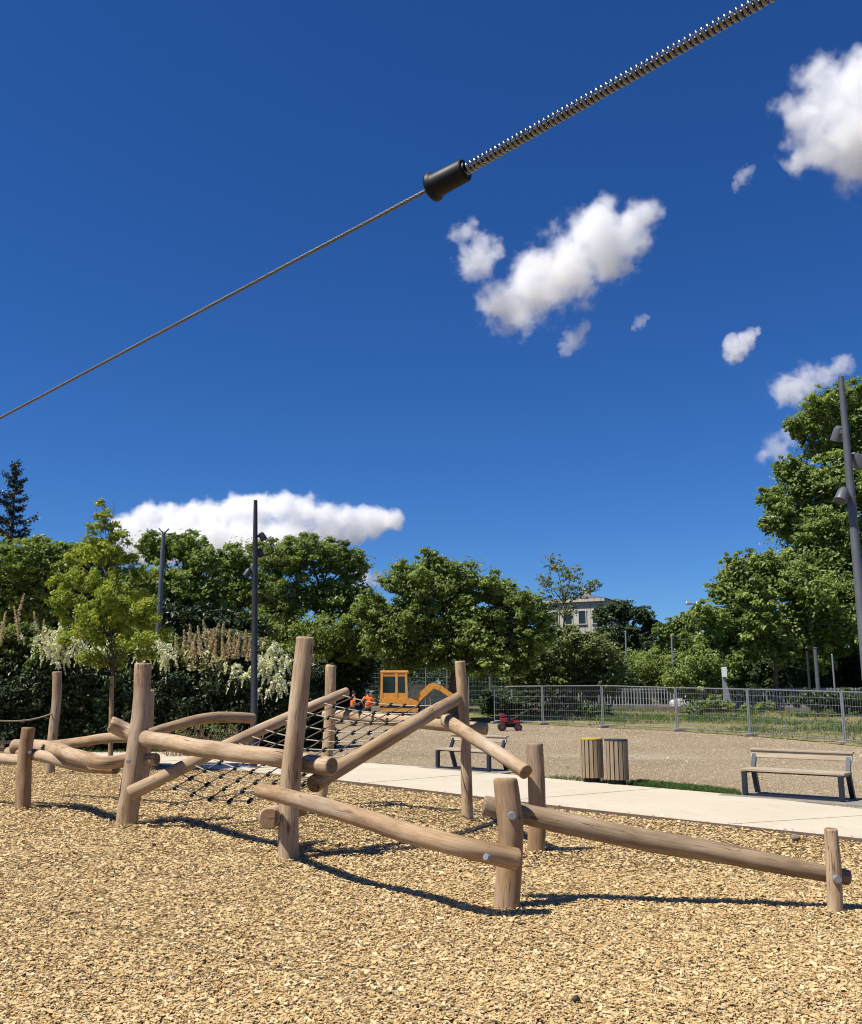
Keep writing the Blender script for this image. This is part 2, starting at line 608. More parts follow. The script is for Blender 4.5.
# ------------------------------------------------------------------ world and sun
SUN_DIR = Vector((-0.52, -0.30, 1.0)).normalized()      # towards the sun
elev = math.asin(SUN_DIR.z)
azim = math.atan2(SUN_DIR.x, SUN_DIR.y)                 # clockwise from +Y
W = bpy.data.worlds.new("World")
S.world = W
W.use_nodes = True
nt = W.node_tree
bg = nt.nodes['Background']
sky = nt.nodes.new('ShaderNodeTexSky')
sky.sky_type = 'NISHITA'
sky.sun_disc = False
sky.sun_elevation = elev
sky.sun_rotation = azim
sky.altitude = 900
sky.air_density = 1.0
sky.dust_density = 0.15
sky.ozone_density = 3.0
hs = nt.nodes.new('ShaderNodeHueSaturation')
hs.inputs['Saturation'].default_value = 1.22
hs.inputs['Value'].default_value = 0.9
nt.links.new(sky.outputs[0], hs.inputs['Color'])
nt.links.new(mixc(nt, 1.0, hs.outputs[0], (0.53, 0.82, 1.24), 'MULTIPLY'), bg.inputs[0])
bg.inputs[1].default_value = 0.0675
sl = bpy.data.lights.new('sun', 'SUN')
sl.energy = 5.0
sl.angle = R(0.5)
sl.color = (1.0, 0.94, 0.83)
so = bpy.data.objects.new('sun', sl)
COL.objects.link(so)
so.rotation_euler = SUN_DIR.to_track_quat('Z', 'Y').to_euler()
so.location = (-20, -5, 40)

# ------------------------------------------------------------------ ground sheets
def sheet(name, poly, z, mat, thick=0.0, kind='structure'):
    mb = MB()
    n = len(poly)
    top = [(p[0], p[1], z) for p in poly]
    mb.add(top, [tuple(range(n))])
    if thick:
        bot = [(p[0], p[1], z - thick) for p in poly]
        mb.add(top + bot, [(i, (i + 1) % n, (i + 1) % n + n, i + n) for i in range(n)])
    o = mb.build(name, mat)
    tag(o, None, None, kind=kind)
    return o


def smooth_line(pts, n=6):
    """Catmull-Rom through 2-D or 3-D points"""
    pts = [Vector(p) for p in pts]
    out = []
    for i in range(len(pts) - 1):
        p0 = pts[max(i - 1, 0)]
        p1, p2 = pts[i], pts[i + 1]
        p3 = pts[min(i + 2, len(pts) - 1)]
        for k in range(n):
            t = k / n
            out.append(0.5 * ((2 * p1) + (p2 - p0) * t + (2 * p0 - 5 * p1 + 4 * p2 - p3) * t * t + (3 * p1 - p0 - 3 * p2 + p3) * t ** 3))
    out.append(pts[-1])
    return out


near_px = [(862, 842), (760, 831), (660, 820), (545, 807), (380, 787), (270, 775), (143, 765), (60, 759.5), (0, 757)]
far_px = [(862, 811), (740, 797), (650, 789), (560, 781), (470, 772), (380, 765), (300, 760), (190, 752.5), (100, 751), (0, 750)]
near_pts = [G(*p) for p in near_px]
far_pts = [G(*p) for p in far_px]
# carry on outside the frame
near_pts = [near_pts[0] + (near_pts[0] - near_pts[2]) * k for k in (3.0, 1.0)] + near_pts + [near_pts[-1] + Vector((-6, 0.6, 0)), near_pts[-1] + Vector((-14, 1.2, 0))]
far_pts = [far_pts[0] + (far_pts[0] - far_pts[2]) * k for k in (3.0, 1.0)] + far_pts + [far_pts[-1] + Vector((-6, 0.4, 0)), far_pts[-1] + Vector((-14, 0.8, 0))]
near_c = smooth_line([(p.x, p.y, 0) for p in near_pts], 5)
far_c = smooth_line([(p.x, p.y, 0) for p in far_pts], 5)

sheet('ground', [(-3000, -3000), (3000, -3000), (3000, 6000), (-3000, 6000)], -0.06, M['soil'])
bed_poly = [(p.x, p.y) for p in near_c] + [(-30, -12), (20, -12)]


def bed():
    # a slightly uneven bed under the loose chips: grid clipped to the path edge
    mb = MB()
    mb.add([(x, y, -0.022) for x, y in bed_poly], [tuple(range(len(bed_poly)))])
    o = mb.build('chip_bed', M['chip_bed'])
    tag(o, None, None, kind='structure')


bed()
grav = [(p.x, p.y - 0.3) for p in far_c][::-1] + [(45, far_c[0].y - 1.0), (60, 30), (45, 62), (2, 62), (-14, 62), (-20, 40)]
sheet('gravel_yard', grav, 0.0, M['gravel'])
path_poly = [(p.x, p.y) for p in near_c] + [(p.x, p.y) for p in far_c[::-1]]
mbp = MB()
# path as quads between both edges so that it triangulates cleanly
npt = 60


def resample(c, n):
    d = [0]
    for a, b in zip(c, c[1:]):
        d.append(d[-1] + (b - a).length)
    out = []
    for i in range(n):
        s = d[-1] * i / (n - 1)
        k = max(j for j in range(len(d)) if d[j] <= s + 1e-9)
        k = min(k, len(c) - 2)
        t = (s - d[k]) / max(1e-9, d[k + 1] - d[k])
        out.append(c[k].lerp(c[k + 1], t))
    return out


na, fa = resample(near_c, npt), resample(far_c, npt)
top = [(p.x, p.y, 0.03) for p in na] + [(p.x, p.y, 0.03) for p in fa]
mbp.add(top, [(i, i + 1, npt + i + 1, npt + i) for i in range(npt - 1)])
mbp.add([(p.x, p.y, 0.03) for p in na] + [(p.x, p.y, -0.05) for p in na], [(i, i + 1, npt + i + 1, npt + i) for i in range(npt - 1)])
mbp.add([(p.x, p.y, 0.03) for p in fa] + [(p.x, p.y, -0.05) for p in fa], [(i, i + 1, npt + i + 1, npt + i) for i in range(npt - 1)])
o = mbp.build('footpath', M['path'])
tag(o, None, None, kind='structure')
# saw-cut joints across the path
mj = MB()
for i in range(8, npt - 6, 5):
    a, b = na[i], fa[i]
    mj.bar((a.x, a.y, 0.033), (b.x, b.y, 0.033), 0.012, 0.004)
o = mj.build('path_joint', simple('joint_dirt', (0.42, 0.37, 0.29), 0.95))
tag(o, None, None, kind='structure')
# timber/steel edging between the path and chips
me_ = MB()
for a, b in zip(na, na[1:]):
    d = (b - a).normalized()
    n_ = Vector((-d.y, d.x, 0))
    n_ = n_ if n_.y < 0 else -n_
    me_.bar((a.x + n_.x * 0.03, a.y + n_.y * 0.03, 0.012), (b.x + n_.x * 0.03, b.y + n_.y * 0.03, 0.012), 0.035, 0.06)
o = me_.build('path_edging', simple('edging_steel', (0.12, 0.085, 0.06), 0.8))
tag(o, None, None, kind='structure')

# rough field beyond the temporary fence, rising slightly in uneven mounds
fence_px = [(494, 723.5, 686), (543, 724.8, 685.5), (603, 728, 685), (677.5, 731.5, 687), (750, 736.5, 688.5), (845.5, 744.8, 690.8), (955, 757, 694)]
fence_g = [G(a, b) for a, b, c in fence_px]


def field():
    mb = MB()
    nx, ny = 90, 46
    vs = []
    for j in range(ny):
        for i in range(nx):
            x = 2.5 + i / (nx - 1) * 60
            # near limit follows the fence
            if x < fence_g[0].x:
                y0 = fence_g[0].y
            else:
                y0 = fence_g[-1].y - (x - fence_g[-1].x) * 0.6
                for a, b in zip(fence_g, fence_g[1:]):
                    if a.x <= x <= b.x:
                        y0 = a.y + (b.y - a.y) * (x - a.x) / (b.x - a.x)
            y0 += 0.25
            t = j / (ny - 1)
            y = y0 + (92 - y0) * t ** 1.3
            n = mnoise.fractal(Vector((x * 0.35, y * 0.35, 0.3)), 1.0, 2.0, 4)
            z = 0.02 + min(1, t * 6) * (0.10 + 0.13 * n) + 0.0
            vs.append((x, y, max(z, 0.012)))
    mb.add(vs, [(j * nx + i, j * nx + i + 1, (j + 1) * nx + i + 1, (j + 1) * nx + i) for j in range(ny - 1) for i in range(nx - 1)], 0, True)
    o = mb.build('rough_field', M['field'])
    tag(o, None, None, kind='structure')


field()

# lawn strips
sheet('lawn', [(-34, 26.9), (-9.5, 27.0), (-6.5, 27.9), (-4.5, 28.8), (-4.0, 33), (-34, 34)], 0.008, M['turf'])
g1, g2, g3, g4 = G(632, 786.5), G(742, 797), G(735, 793.5), G(645, 783)
sheet('grass_verge', [(G(625, 785.2).x, G(625, 785.2).y), (g2.x, g2.y), (g3.x, g3.y), (g4.x, g4.y)], 0.012, M['turf'])


def blades(name, pts, hmin, hmax, width, mat, parent=None, lean=0.5, seedcol=None):
    n = len(pts)
    pts = np.array(pts)
    a = RNG.uniform(0, 2 * PI, n)
    h = RNG.uniform(hmin, hmax, n)
    l = RNG.normal(0, lean, (n, 2)) * h[:, None]
    dx = np.stack([np.cos(a), np.sin(a), np.zeros(n)], 1) * width / 2
    tip = pts + np.stack([l[:, 0], l[:, 1], h], 1)
    mid = pts * 0.5 + tip * 0.5 - np.stack([l[:, 0] * 0.2, l[:, 1] * 0.2, -0.1 * h], 1)
    v = np.stack([pts - dx, pts + dx, mid + dx * 0.7, tip, mid - dx * 0.7], 1)
    c = np.clip(RNG.normal(0.5, 0.28, n), 0, 1)
    return np_mesh(name, v, 5, mat, parent, np.stack([c, c, c], 1), [[0, 1, 2, 3, 4]])


def poly_pts(quad, n):
    a, b, c, d = [Vector(q) for q in quad]
    out = []
    for _ in range(n):
        u, v = random.random(), random.random()
        p = a.lerp(b, u).lerp(d.lerp(c, u), v)
        out.append((p.x, p.y, p.z))
    return out


pp = poly_pts([G(628, 785.6), G(742, 797.4), G(738, 792.5), G(640, 782.2)], 5200) + poly_pts([G(540, 779.3), G(632, 786), G(640, 782.6), G(556, 777.5)], 500)
o = blades('verge_grass', pp, 0.03, 0.10, 0.012, M['grass_blade'])
tag(o, 'short green grass verge beside the pale path', 'grass', kind='stuff')
pp = [(random.uniform(-14, -5), random.uniform(27.0, 29.0), 0.0) for _ in range(5000)]
o = blades('lawn_grass', pp, 0.04, 0.14, 0.02, M['grass_blade'])
tag(o, 'thin green grass growing at the foot of the dark hedge', 'grass', kind='stuff')

# dry grass and green weeds in the field
pp = []
pw = []
for _ in range(60000):
    x = random.uniform(3, 45)
    y = random.uniform(28, 85)
    yl = None
    for a, b in zip(fence_g, fence_g[1:]):
        if a.x <= x <= b.x:
            yl = a.y + (b.y - a.y) * (x - a.x) / (b.x - a.x)
    if yl is None:
        yl = 26 if x > fence_g[-1].x else 70
    if y < yl + 0.4:
        continue
    n = mnoise.fractal(Vector((x * 0.22, y * 0.22, 2.3)), 1.0, 2.0, 3)
    if n > 0.14 and y > yl + 4:
        pw += [(x + random.gauss(0, .2), y + random.gauss(0, .2), 0.1) for _ in range(3)]
    elif n > -0.28 and random.random() < 0.6:
        pp.append((x, y, 0.05))
o = blades('dry_grass', pp, 0.08, 0.32, 0.05, M['dry_blade'])
tag(o, 'dry yellowish grass across the ground behind the temporary fence', 'grass', kind='stuff')
o = blades('green_weeds', pw, 0.06, 0.34, 0.035, M['weed'], lean=0.6)
tag(o, 'patches of green weeds behind the temporary fence', 'weeds', kind='stuff')

# ------------------------------------------------------------------ wood chips
POST_BASES = [(G(a, b).x, G(a, b).y) for a, b in ((288, 858), (127, 824), (22, 810), (506, 910), (536, 854), (835, 913), (467, 820), (50, 773))]

def chips():
    def edge_y(x):
        xs = np.array([p.x for p in near_c][::-1])
        ys = np.array([p.y for p in near_c][::-1])
        o = np.argsort(xs)
        return np.interp(x, xs[o], ys[o])
    px_, py_ = [], []
    Y0, Y1 = 3.2, 26.0
    steps = np.arange(Y0, Y1, 0.25)
    for y in steps:
        dens = 7800 * min(1.0, (5.5 / y) ** 1.75)
        w0, w1 = -0.47 * y - 1.6, 0.47 * y + 1.6
        n = int(dens * 0.25 * (w1 - w0))
        xx = RNG.uniform(w0, w1, n)
        yy = RNG.uniform(y, y + 0.25, n)
        k = yy < edge_y(xx) - 0.05 + np.where(RNG.uniform(0, 1, n) < 0.12, RNG.exponential(0.20, n), 0)
        px_.append(xx[k])
        py_.append(yy[k])
    x = np.concatenate(px_)
    y = np.concatenate(py_)
    n = x.size
    far = np.clip((y - 6) / 8, 0, 1)
    L = RNG.lognormal(math.log(0.0188), 0.48, n) * (1 + 0.55 * far)
    L = np.clip(L, 0.008, 0.060)
    Wd = L * RNG.uniform(0.28, 0.65, n)
    T = RNG.uniform(0.002, 0.006, n)
    # gentle unevenness of the bed
    hz = np.array([mnoise.noise(Vector((a * 1.3, b * 1.3, 0))) for a, b in zip(x[::1], y[::1])]) * 0.016 + 0.008
    hz += np.array([mnoise.noise(Vector((a * 0.45, b * 0.45, 4.0))) for a, b in zip(x, y)]) * 0.016
    for (bx_, by_) in POST_BASES:
        hz += 0.018 * np.exp(-((x - bx_) ** 2 + (y - by_) ** 2) / 0.045)
    over = y > edge_y(x) - 0.05
    hz = np.where(over, 0.038, hz)
    z = hz + RNG.uniform(-0.010, 0.010, n)
    yaw = RNG.uniform(0, 2 * PI, n)
    tilt = RNG.normal(0, 0.19, n)
    roll = RNG.normal(0, 0.19, n)
    cx, sx = np.cos(yaw), np.sin(yaw)
    ux = np.stack([cx * np.cos(tilt), sx * np.cos(tilt), np.sin(tilt)], 1)
    vx0 = np.stack([-sx * np.cos(roll), cx * np.cos(roll), np.sin(roll)], 1)
    wx = np.cross(ux, vx0)
    wx /= np.linalg.norm(wx, axis=1, keepdims=True)
    vx = np.cross(wx, ux)
    c = np.stack([x, y, z], 1)
    k = RNG.uniform(0.55, 1.1, (n, 4, 2))           # uneven corners
    sgn = np.array([[-1, -1], [1, -1], [1, 1], [-1, 1]])
    cor = sgn[None] * k * 0.5
    cor[:, :, 0] += RNG.normal(0, 0.06, (n, 4))
    top = c[:, None] + ux[:, None] * (cor[:, :, 0:1] * L[:, None, None]) + vx[:, None] * (cor[:, :, 1:2] * Wd[:, None, None])
    top = top + wx[:, None] * (RNG.normal(0, 0.10, (n, 4, 1)) * Wd[:, None, None])
    bot = top - wx[:, None] * T[:, None, None]
    v = np.concatenate([top, bot], axis=1)
    pal = np.array([(0.570, 0.415, 0.222), (0.615, 0.470, 0.275), (0.515, 0.355, 0.168), (0.67, 0.545, 0.355), (0.40, 0.262, 0.120), (0.19, 0.115, 0.055), (0.555, 0.405, 0.230)])
    pr = np.array([0.27, 0.22, 0.18, 0.12, 0.09, 0.03, 0.09])
    pal = pal * np.array([1.0, 0.985, 0.90])
    col = pal[RNG.choice(len(pal), n, p=pr / pr.sum())] * RNG.uniform(0.82, 1.12, (n, 1))
    near = y < 9.5
    a = np_mesh('wood_chips', v[near], 8, M['chip'], None, col[near],
                [[0, 1, 2, 3], [0, 4, 5, 1], [1, 5, 6, 2], [2, 6, 7, 3], [3, 7, 4, 0]])
    tag(a, 'loose tan wood chips covering the play area floor', 'wood chips', kind='stuff')
    b = np_mesh('wood_chips', v[~near][:, :4], 4, M['chip'], a, col[~near])
    b.name = 'far_chips'
    b['kind'] = 'stuff'
    print('chips', n)


chips()


def gravel_stones():
    n = 210000
    y = 13.5 + (RNG.uniform(0, 1, n) ** 1.7) * 34
    x = RNG.uniform(-0.5, 0.5, n) * (y * 1.06 + 4)
    xs = np.array([p.x for p in far_c])
    ys = np.array([p.y for p in far_c])
    o = np.argsort(xs)
    fy = np.array([p.y for p in fence_g])
    fx = np.array([p.x for p in fence_g])
    k = (y > np.interp(x, xs[o], ys[o]) + 0.06) & ((x < fx[0]) | (y < np.interp(x, fx, fy) + 0.3)) & ((x > -6.5) | (y > 34))
    x, y = x[k], y[k]
    n = x.size
    L = RNG.lognormal(math.log(0.014), 0.45, n) * (0.7 + y / 28)
    a = RNG.uniform(0, 2 * PI, n)
    t = np.stack([np.cos(a), np.sin(a), RNG.normal(0, .25, n)], 1) * (L / 2)[:, None]
    u = np.stack([-np.sin(a), np.cos(a), RNG.normal(0, .25, n)], 1) * (L * RNG.uniform(.5, .9, n) / 2)[:, None]
    c = np.stack([x, y, 0.004 + L * 0.2], 1)
    up = np.stack([np.zeros(n), np.zeros(n), L * 0.32], 1)
    v = np.stack([c - t - up * .6, c + u - up * .6, c + t - up * .6, c - u - up * .6, c + up * .5], 1)
    pal = np.array([(0.385, 0.305, 0.198), (0.32, 0.245, 0.152), (0.44, 0.365, 0.255), (0.23, 0.170, 0.105), (0.48, 0.42, 0.32)])
    col = pal[RNG.choice(5, n, p=[.34, .25, .22, .12, .07])] * RNG.uniform(.85, 1.15, (n, 1))
    o = np_mesh('gravel', v, 5, M['chip'], None, col, [[0, 1, 4], [1, 2, 4], [2, 3, 4], [3, 0, 4]])
    tag(o, 'loose beige gravel covering the open yard behind the path', 'gravel', kind='stuff')


gravel_stones()


def stone(px, py, r, label, mat):
    g = G(px, py)
    mb = MB()
    mb.ball((g.x, g.y, r * 0.55 + 0.015), r, 0, 3, (1.1, 1.0, 0.8))
    mb.v = [tuple(Vector(v) + (Vector(v) - g).normalized() * r * 0.4 * mnoise.noise(Vector(v) * (0.8 / r))) for v in mb.v]
    o = mb.build('stone', mat)
    tag(o, label, 'stone')


stone(576, 1004, 0.022, 'small dark stone lying on the wood chips nearest the camera', simple('dark_stone', (0.06, 0.045, 0.035), 0.9, 0, 0.3, 40, 0.5))
stone(796, 841.5, 0.045, 'small grey stone at the edge of the pale path', simple('grey_stone', (0.17, 0.14, 0.105), 0.9, 0, 0.3, 30, 0.5))
stone(154, 847, 0.02, 'small dark stone on the wood chips near the left leaning post', simple('brown_stone', (0.05, 0.035, 0.028), 0.9, 0, 0.3, 40, 0.5))

# ------------------------------------------------------------------ log play structure
def log(name, parent, pts, dias, seg=20, wob=0.05, seed=0, bev=0.16, nsub=7, mat='wood'):
    rnd = random.Random(seed * 13 + 5)
    pts = [Vector(p) for p in pts]
    c = smooth_line(pts, nsub * 2)
    n = len(c)
    # interpolate diameters along control points
    cd = [(1 - t) for t in range(0)]
    rs = []
    for i in range(n):
        t = i / (n - 1) * (len(dias) - 1)
        k = min(int(t), len(dias) - 2) if len(dias) > 1 else 0
        d = dias[k] + (dias[min(k + 1, len(dias) - 1)] - dias[k]) * (t - k) if len(dias) > 1 else dias[0]
        rs.append(d / 2)
    off = Vector((rnd.uniform(0, 50), rnd.uniform(0, 50), rnd.uniform(0, 50)))
    mb = MB()
    gr = []
    t0 = (c[1] - c[0]).normalized()
    ref = Vector((0, 0, 1)) if abs(t0.z) < 0.9 else Vector((1, 0, 0))
    x = t0.cross(ref).normalized()
    rings = []
    s = 0
    # rings at ends for a worn rounded rim
    for i in range(1, n - 1):
        w_ = rs[i] * 0.16
        q = c[i] * 1.1 + off
        c[i] = c[i] + Vector((mnoise.noise(q), mnoise.noise(q + Vector((9, 2, 5))), mnoise.noise(q + Vector((3, 8, 1))))) * w_
    cc, rr = [], []
    b0, b1 = rs[0] * bev, rs[-1] * bev
    d0 = (c[3] - c[0]).normalized()
    d1 = (c[-1] - c[-4]).normalized()
    L0 = (c[1] - c[0]).length
    cc += [c[0], c[0] + d0 * b0 * 0.3, c[0] + d0 * b0]
    rr += [rs[0] - b0, rs[0] - b0 * 0.3, rs[0]]
    for p_, r_ in zip(c[1:-1], rs[1:-1]):
        if (p_ - c[0]).length > b0 * 1.6 and (p_ - c[-1]).length > b1 * 1.6:
            cc.append(p_)
            rr.append(r_)
    cc += [c[-1] - d1 * b1, c[-1] - d1 * b1 * 0.3, c[-1]]
    rr += [rs[-1], rs[-1] - b1 * 0.3, rs[-1] - b1]
    m = len(cc)
    for i in range(m):
        t = (cc[min(i + 1, m - 1)] - cc[max(i - 1, 0)]).normalized()
        x = (x - t * x.dot(t)).normalized()
        y = t.cross(x)
        if i:
            s += (cc[i] - cc[i - 1]).length
        ring = []
        for k in range(seg):
            a = 2 * PI * k / seg
            q = Vector((math.cos(a) * 1.3, math.sin(a) * 1.3, s * 1.5)) + off
            q2 = Vector((math.cos(a) * 2.6, math.sin(a) * 2.6, s * 5)) + off
            w = 1 + wob * 1.6 * mnoise.noise(q) + wob * 0.7 * mnoise.noise(q2)
            r = rr[i] * w
            ring.append(cc[i] + (x * math.cos(a) + y * math.sin(a)) * r)
            gr.append((math.cos(a) * rr[i] + off.x, math.sin(a) * rr[i] + off.y, s + off.z))
        rings.append(ring)
    vs = [p for r in rings for p in r]
    mb.add(vs, [(i * seg + k, i * seg + (k + 1) % seg, (i + 1) * seg + (k + 1) % seg, (i + 1) * seg + k)
                for i in range(m - 1) for k in range(seg)], 0, True)
    # caps
    for ring, cen, rad in ((rings[0], cc[0], rr[0]), (rings[-1], cc[-1], rr[-1])):
        b = len(mb.v)
        mb.add(ring + [cen], [(k, (k + 1) % seg, seg) for k in range(seg)], 1)
        for k in range(seg):
            a = 2 * PI * k / seg
            gr.append((math.cos(a) * rad, math.sin(a) * rad, 0))
        gr.append((0.0, 0.0, 0))
    mb.grain = gr
    return mb.build(name, [M[mat], M['wood_end']], parent)


def bolt(parent, p, r=0.022, d=Vector((0, -1, 0))):
    p = Vector(p)
    mb = MB()
    r *= 1.15
    mb.tube([p - d * 0.03, p + d * 0.003, p + d * 0.006], [r, r, r * 0.92], 18)
    return mb.build('bolt', M['bolt'], parent)


def hole(parent, p, r=0.014, d=Vector((0, -1, 0))):
    p = Vector(p)
    mb = MB()
    mb.tube([p - d * 0.01, p + d * 0.003], [r, r * 0.9], 12)
    return mb.build('rope_hole', M['rubber'], parent)


fr_o = G(400, 840)
FR = thing('log_climbing_frame', 'large climbing frame of bolted peeled logs with a slanted rope net', 'climbing frame', fr_o)


def post(base, top, wb, wt, mids=(), seed=0, name='post', Y=None, dYtop=0.0, parent=FR):
    g = G(*base)
    Y = Y or g.y
    pts = [P(base[0], base[1] + 8, Y)]
    pts[0].z = -0.12
    pts.append(Vector((g.x, Y, 0.0)))
    ws = [wb, wb]
    for (mx, my, w) in mids:
        f = (base[1] - my) / (base[1] - top[1])
        pts.append(P(mx, my, Y + dYtop * f))
        ws.append(w)
    pts.append(P(top[0], top[1], Y + dYtop))
    ws.append(wt)
    return log(name, parent, pts, [w * Y / F for w in ws], seed=seed)


YA = G(288, 858).y
YB = G(127, 825).y
YC = G(23, 810).y
YE = G(507, 911).y
YF = G(537, 855).y
YG = G(835, 914).y
YH = G(467, 820).y
YI = 14.7
pA = post((246.5 / 683 * 160 + 230, 858), (304.5, 637), 20, 17.5, [(290, 790, 20), (297, 720, 18.5)], 1)
pB = post((127, 824), (143.5, 663), 20.5, 16.5, [(132, 785, 19.5), (137.5, 745, 18.5), (141.5, 705, 17)], 2)
post((141, 792), (148.5, 690), 12.5, 11, [(146, 740, 12)], 3)
pC = post((22, 810), (28.8, 727.5), 14.5, 13, [(23.5, 780, 14), (25, 752, 13.2)], 4)
pE = post((506, 910), (505.5, 778), 24.5, 23.5, [(509.5, 870, 24.5), (511, 830, 25.5), (508, 800, 25)], 5)
pF = post((536, 854), (535, 743), 17, 16, [(536, 800, 17)], 6)
pG = post((835.5, 913), (830.5, 828.5), 14.5, 12.5, [(833.5, 870, 14)], 7)
pH = post((467.5, 820), (460, 661), 11, 10.6, [(466, 770, 10.6), (464.5, 720, 10.4)], 8)
pI = post((325.5, 800), (331.2, 665.5), 11.5, 10.8, [(327, 760, 11.5), (330, 710, 11)], 9, Y=YI)


def beam(pts, seed, name='beam', parent=FR, **kw):
    return log(name, parent, [P(a, b, Y) for a, b, Y, w in pts], [w * Y / F for a, b, Y, w in pts], seed=seed, **kw)


b1 = beam([(261, 790.8, YA - 0.20, 14.5), (310, 803, 9.0, 16), (360, 818, 8.45, 17), (400, 831, 8.1, 18.5), (455, 845, 7.55, 19), (518, 859.5, YE - 0.24, 20.5)], 11)
b2 = beam([(483, 805.5, YE + 0.24, 18.5), (560, 822, YE + 0.22, 20), (650, 840, YE + 0.2, 20.5), (710, 851.5, YE + 0.18, 20), (790, 867, YG + 0.15, 17), (849, 877.5, YG + 0.15, 14)], 12, mat='wood_grey')
b3 = beam([(447, 720.5, YH - 0.15, 13.5), (470, 735, 11.6, 13), (497, 752, 10.7, 13.5), (526, 772.5, YF - 0.2, 14.5)], 13)
b4 = beam([(313, 785, 10.4, 17), (350, 762, 10.9, 15.5), (400, 732, 11.4, 14.5), (459, 697.5, YH + 0.05, 11.5)], 14)
b5 = beam([(109.5, 724, YB + 0.28, 15), (140, 736, YB + 0.22, 16), (200, 748, 11.3, 17), (265, 756.5, 10.4, 17), (300, 761.5, YA + 0.25, 17.5), (332, 766, YA - 0.05, 18)], 15)
b6 = beam([(130, 793.5, YB - 0.23, 14.5), (199, 759, 12.6, 12.5), (262, 729, 13.4, 11.5), (347, 691.5, YI - 0.16, 8.8)], 16)
b7 = beam([(269, 818.5, YA - 0.12, 21), (288, 811, YA + 0.75, 19), (306, 806, 11.2, 16)], 17)
b8 = beam([(13, 746.5, YC + 0.42, 13.5), (46, 747.3, YC + 0.30, 14), (74, 755.5, 13.3, 13.5), (100, 763, 12.7, 12.5), (128, 760.5, YB + 0.24, 12.5), (157, 759.3, YB + 0.1, 12)], 18)
b9 = beam([(8.5, 752, YC + 0.62, 10.5), (46, 757, 14.2, 11), (80, 766, 13.7, 11), (116, 769, 13.3, 10.5)], 19)
b10 = beam([(-60, 754, 15.2, 10.5), (-15, 758, 14.8, 10.5), (24, 760, 14.3, 10)], 20)
b11 = beam([(38, 747.5, 16.0, 9), (75, 742.5, 15.7, 9.5), (110, 738, 15.2, 10), (142, 738, 14.75, 10)], 21)
b12 = beam([(138, 738, 14.6, 10), (174, 726, 15.4, 10), (212, 718, 16.2, 10.5), (253, 718.7, 17.0, 10.5)], 22)
b13 = beam([(325, 714.5, YI + 0.2, 10), (400, 721, 13.9, 11), (487, 729, YH + 0.18, 12)], 23)

DB = Vector((-0.62, -0.74, 0.25)).normalized()
bolt(b1, P(268, 794, YA - 0.27 - 0.055), 0.021, DB)
bolt(b1, P(486, 857, 7.285 - 0.066), 0.022, DB)
bolt(pE, P(512, 816, YE - 0.105), 0.028)
bolt(pG, P(837.5, 879.5, YG - 0.055), 0.026)
bolt(pB, P(128, 761.5, YB - 0.125), 0.022)
bolt(pC, P(29.5, 752.5, YC - 0.10), 0.018)
hole(b2, P(487.5, 806.5, YE + 0.24 - 0.075), 0.013)
hole(pE, P(519.5, 818, YE - 0.07), 0.013)
# net between the two slanting beams
def lerp_line(pts, t):
    c = [P(a, b, Y) for a, b, Y, w in pts]
    k = min(int(t * (len(c) - 1)), len(c) - 2)
    return c[k].lerp(c[k + 1], t * (len(c) - 1) - k)


B6 = [(130, 793.5, YB - 0.23, 14.5), (199, 759, 12.6, 12.5), (262, 729, 13.4, 11.5), (347, 691.5, YI - 0.16, 8.8)]
B4 = [(313, 785, 10.4, 17), (350, 762, 10.9, 15.5), (400, 732, 11.4, 14.5), (459, 697.5, YH + 0.05, 11.5)]
NA, NB = 12, 7
grid = []
for i in range(NA):
    t = i / (NA - 1)
    a = lerp_line(B6, 0.14 + 0.83 * t)
    b = lerp_line(B4, 0.03 + 0.90 * t)
    row = []
    for j in range(NB + 2):
        u = j / (NB + 1)
        p = a.lerp(b, u)
        p.z -= (0.30 + 0.55 * (1 - t) ** 1.5) * (u * (1 - u)) * (1 if 0 < i < NA - 1 else 1.1)
        row.append(p)
    grid.append(row)
mw, md = MB(), MB()
KN = []
for i in range(NA):
    mw.tube(grid[i], 0.0080, 6)
    for j in range(1, NB + 1):
        p = grid[i][j]
        q_ = grid[min(i + 1, NA - 1)][j] - grid[max(i - 1, 0)][j]
        d = q_.normalized()
        KN.append((p - d * 0.040, p - d * 0.026, p + d * 0.026, p + d * 0.040))
for j in range(1, NB + 1):
    col_ = [grid[i][j] + Vector((0, 0, 0.006)) for i in range(NA)]
    md.tube(col_, 0.0085, 6)
net = mw.build('climbing_net', M['rope'], FR)
md.build('dark_rope', M['rope_dark'], net)
for kn in KN:
    mk = MB()
    mk.tube(kn, [0.012, 0.026, 0.026, 0.012], 8)
    mk.build('knot', M['black'], net)
# black plugs where the ropes pass through the right beam
for i in range(NA):
    t = 0.03 + 0.90 * i / (NA - 1)
    p = lerp_line(B4, t)
    r = (17.5 + (11.5 - 17.5) * t) * p.y / F / 2
    view = (Vector((0, 0, H)) - p).normalized()
    d = (view * 0.80 + Vector((0.25, -0.1, -0.55))).normalized()
    mh = MB()
    mh.tube([p + d * (r * 0.90), p + d * (r + 0.006)], [0.014, 0.011], 8)
    mh.build('rope_plug', M['black'], b4)

